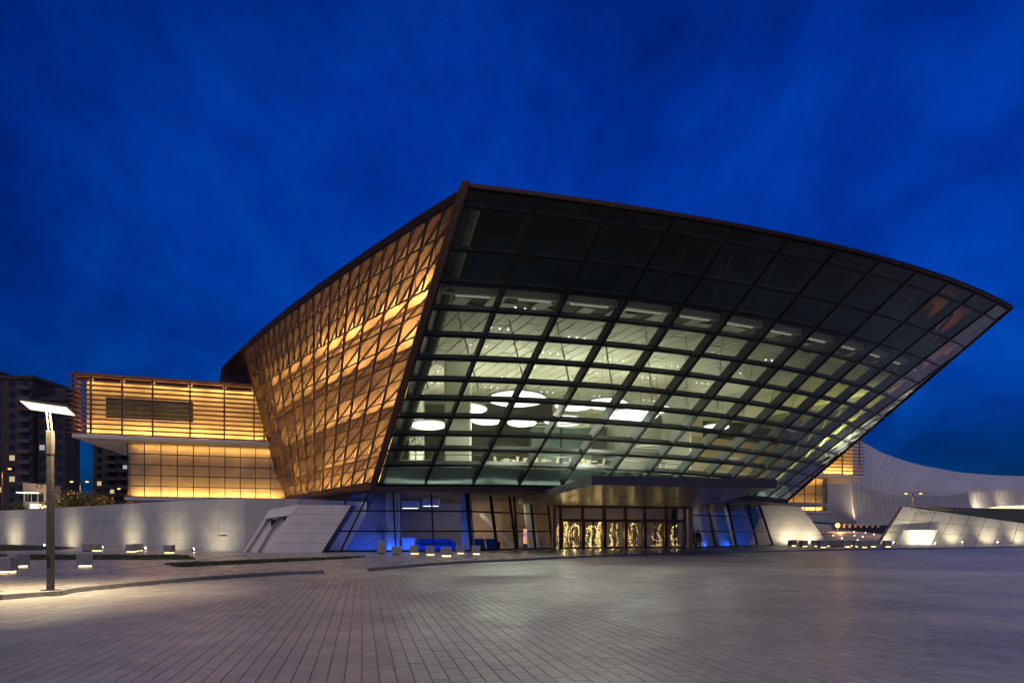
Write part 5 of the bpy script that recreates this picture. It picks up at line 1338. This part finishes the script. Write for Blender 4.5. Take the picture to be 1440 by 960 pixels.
# ------------------------------------------------------------------ far left: towers, shop, trees
win_me = mesh_of(MB().box((0, 0, 0), (1.5, .12, 1.5)), 'window', M['win_dark'])
win_l = mesh_of(MB().box((0, 0, 0), (1.5, .12, 1.5)), 'window', M['win_lit']); win_c = mesh_of(MB().box((0, 0, 0), (1.5, .12, 1.5)), 'window', M['win_cool'])
def tower(x0, x1, y, depth, ztop, floors, ncols, label, mt, litp, seed, bal):
    rr = random.Random(seed); r = empty('apartment_tower', ((x0 + x1) / 2, y, 0)); tag(r, label, 'tower', 'apartment towers')
    MB().box(((x0 + x1) / 2, y + depth / 2, ztop / 2), (x1 - x0, depth, ztop)).build('wall', mt, r)
    MB().box(((x0 + x1) / 2, y + depth / 2, ztop + .5), (x1 - x0 + .8, depth + .8, 1.0)).build('parapet', mt, r)
    MB().box(((x0 + x1) / 2 + 2, y + depth / 2, ztop + 2.4), ((x1 - x0) * .4, depth * .5, 3)).build('lift_house', mt, r)
    fh = ztop / floors; cw = (x1 - x0) / ncols
    bme = mesh_of(MB().box((0, 0, 0), (cw * .86, 1.2, fh * .36)), 'balcony', M['balcony'])
    for f in range(floors):
        z = fh * (f + .55)
        for c in range(ncols):
            x = x0 + cw * (c + .5); q = rr.random()
            me = win_l if q < litp * .7 else win_c if q < litp else win_me
            inst(me, 'window', (x, y - .03, z), r)
            if bal(c): inst(bme, 'balcony', (x, y - .6, z - fh * .42), r)
    return r
tower(-196, -140.5, 200, 22, 46.5, 15, 14, 'dark apartment tower with stepped top at the left edge', M['tower'], .07, 5, lambda c: c % 3 == 1)
tower(-140.0, -132.0, 201.5, 4.5, 40.5, 13, 3, 'narrow dark apartment block joined right of the left edge tower', M['tower'], .10, 6, lambda c: c == 1)
tower(-155, -136, 240.5 + 12, 18, 33.0, 11, 4, 'apartment tower seen below the louvred wing soffit', M['tower2'], .18, 8, lambda c: c in (1, 2))

def tree(base, h, cr, n, label, leafmat, name='street_tree'):
    base = Vector(base); r = empty(name, base); tag(r, label, 'tree', 'trees behind the curved wall')
    tr_ = MB().tube([base, base + Vector((.1, 0, h * .35)), base + Vector((-.05, .05, h * .7))], [.18, .13, .06], 7)
    for q in range(5):
        a = q * 1.3; s0 = base + Z * h * (.3 + .08 * q); tr_.tube([s0, s0 + Vector((math.cos(a) * cr * .6, math.sin(a) * cr * .5, h * .25))], [.07, .025], 5)
    tr_.build('trunk', M['bark'], r)
    g = MB(); lobes = [(Vector((rnd.uniform(-.6, .6) * cr, rnd.uniform(-.4, .4) * cr, h * rnd.uniform(.5, .85))), cr * rnd.uniform(.35, .6)) for _ in range(9)]
    for _ in range(n):
        c0, rr = rnd.choice(lobes); d = Vector((rnd.gauss(0, 1), rnd.gauss(0, 1), rnd.gauss(0, .8))).normalized() * rr * rnd.uniform(.5, 1.05); c = base + c0 + d
        a = Vector((rnd.uniform(-1, 1), rnd.uniform(-1, 1), rnd.uniform(-.8, .5))).normalized(); b = a.cross(Vector((rnd.random() + .1, rnd.random(), rnd.random()))).normalized(); L_ = rnd.uniform(.22, .45)
        g.add([c, c + a * L_ * .5 + b * L_ * .3, c + a * L_, c + a * L_ * .5 - b * L_ * .3], [(0, 1, 2, 3)])
    g.build('crown', leafmat, r)
for k, (u, Y, h, cr, lm, lb) in enumerate(((96, 110, 8.6, 2.8, 'leaf', 'bushy tree left of the twin headed street lamp'), (122, 111, 8.8, 3.0, 'leaf_lamplit', 'golden lit bushy tree right of the twin headed street lamp'), (134, 114, 7.9, 2.4, 'leaf_lamplit', 'small golden lit tree between street lamps'),
                                           (158, 116, 8.0, 2.8, 'leaf', 'dark bushy tree under the louvred wing'), (196, 118, 7.8, 2.6, 'leaf_lamplit', 'golden lit tree right of the single headed street lamp'), (30, 125, 7.6, 2.2, 'leaf', 'dark low tree at the far left above the wall'), (78, 118, 7.8, 2.4, 'leaf', 'dark tree right of the small shop'))):
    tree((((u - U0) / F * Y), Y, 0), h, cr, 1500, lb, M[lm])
def shop():
    Y = 125; c = wq(48, 700, Y); r = empty('roadside_shop', (c.x, Y, 0)); tag(r, 'small pale roadside shop with oval emblem behind the lamp post', 'shop')
    a, b = wq(33, 712, Y), wq(64, 689, Y); MB().box(((a.x + b.x) / 2, Y + 2, b.z / 2), (b.x - a.x, 4, b.z)).build('wall', M['concrete'], r)
    a, b = wq(32, 689, Y - .4), wq(65, 678, Y - .4)
    fa = MB().hexa([Vector((a.x, a.y, a.z)), Vector((b.x, a.y, a.z - .4)), Vector((b.x, a.y + 4, a.z - .4)), Vector((a.x, a.y + 4, a.z)), Vector((a.x, a.y, b.z)), Vector((b.x, a.y, b.z - .4)), Vector((b.x, a.y + 4, b.z - .4)), Vector((a.x, a.y + 4, b.z))]).build('sign_fascia', M['wood'], r)
    cc = wq(55, 683.4, Y - .55); rg = []
    for q in range(21): th = 6.2832 * q / 20; d = Vector((math.cos(th) * .55, 0, math.sin(th) * .32)); rg.append([cc + d * 1.12, cc + d * 1.12 - Vector((0, .05, 0)), cc + d * .85 - Vector((0, .05, 0)), cc + d * .85])
    MB().sweep(rg, cap=False).build('emblem', M['ink'], fa)
    for i in range(3):
        a, b = wq(36 + i * 9, 705, Y - .1), wq(43 + i * 9, 693, Y - .1); MB().box(((a.x + b.x) / 2, Y - .05, (a.z + b.z) / 2), (b.x - a.x, .2, b.z - a.z)).build('window', M['win_dark'], r)
    a = wq(39, 692.5, Y - 3); MB().box(a, (2.6, 2.2, .14)).build('awning_glow', emit('awning', (1.0, .82, .5), 1.6), r); MB().tube([Vector((a.x, a.y, 0)), a], .09, 6).build('awning_post', M['pole'], r)  # emission on the awning slab stands in for light falling on it
    a = wq(54, 711.5, Y - 3); MB().box(a, (2.6, .4, .7)).build('glowing_low_wall', emit('counter', (1.0, .85, .5), 1.8), r)  # low pale wall made to glow itself instead of being lit
    spot('shop_light', wq(45, 700, Y - 6), wq(48, 690, Y), 260, (1.0, .62, .35), 120, .7, .3, r)
shop()
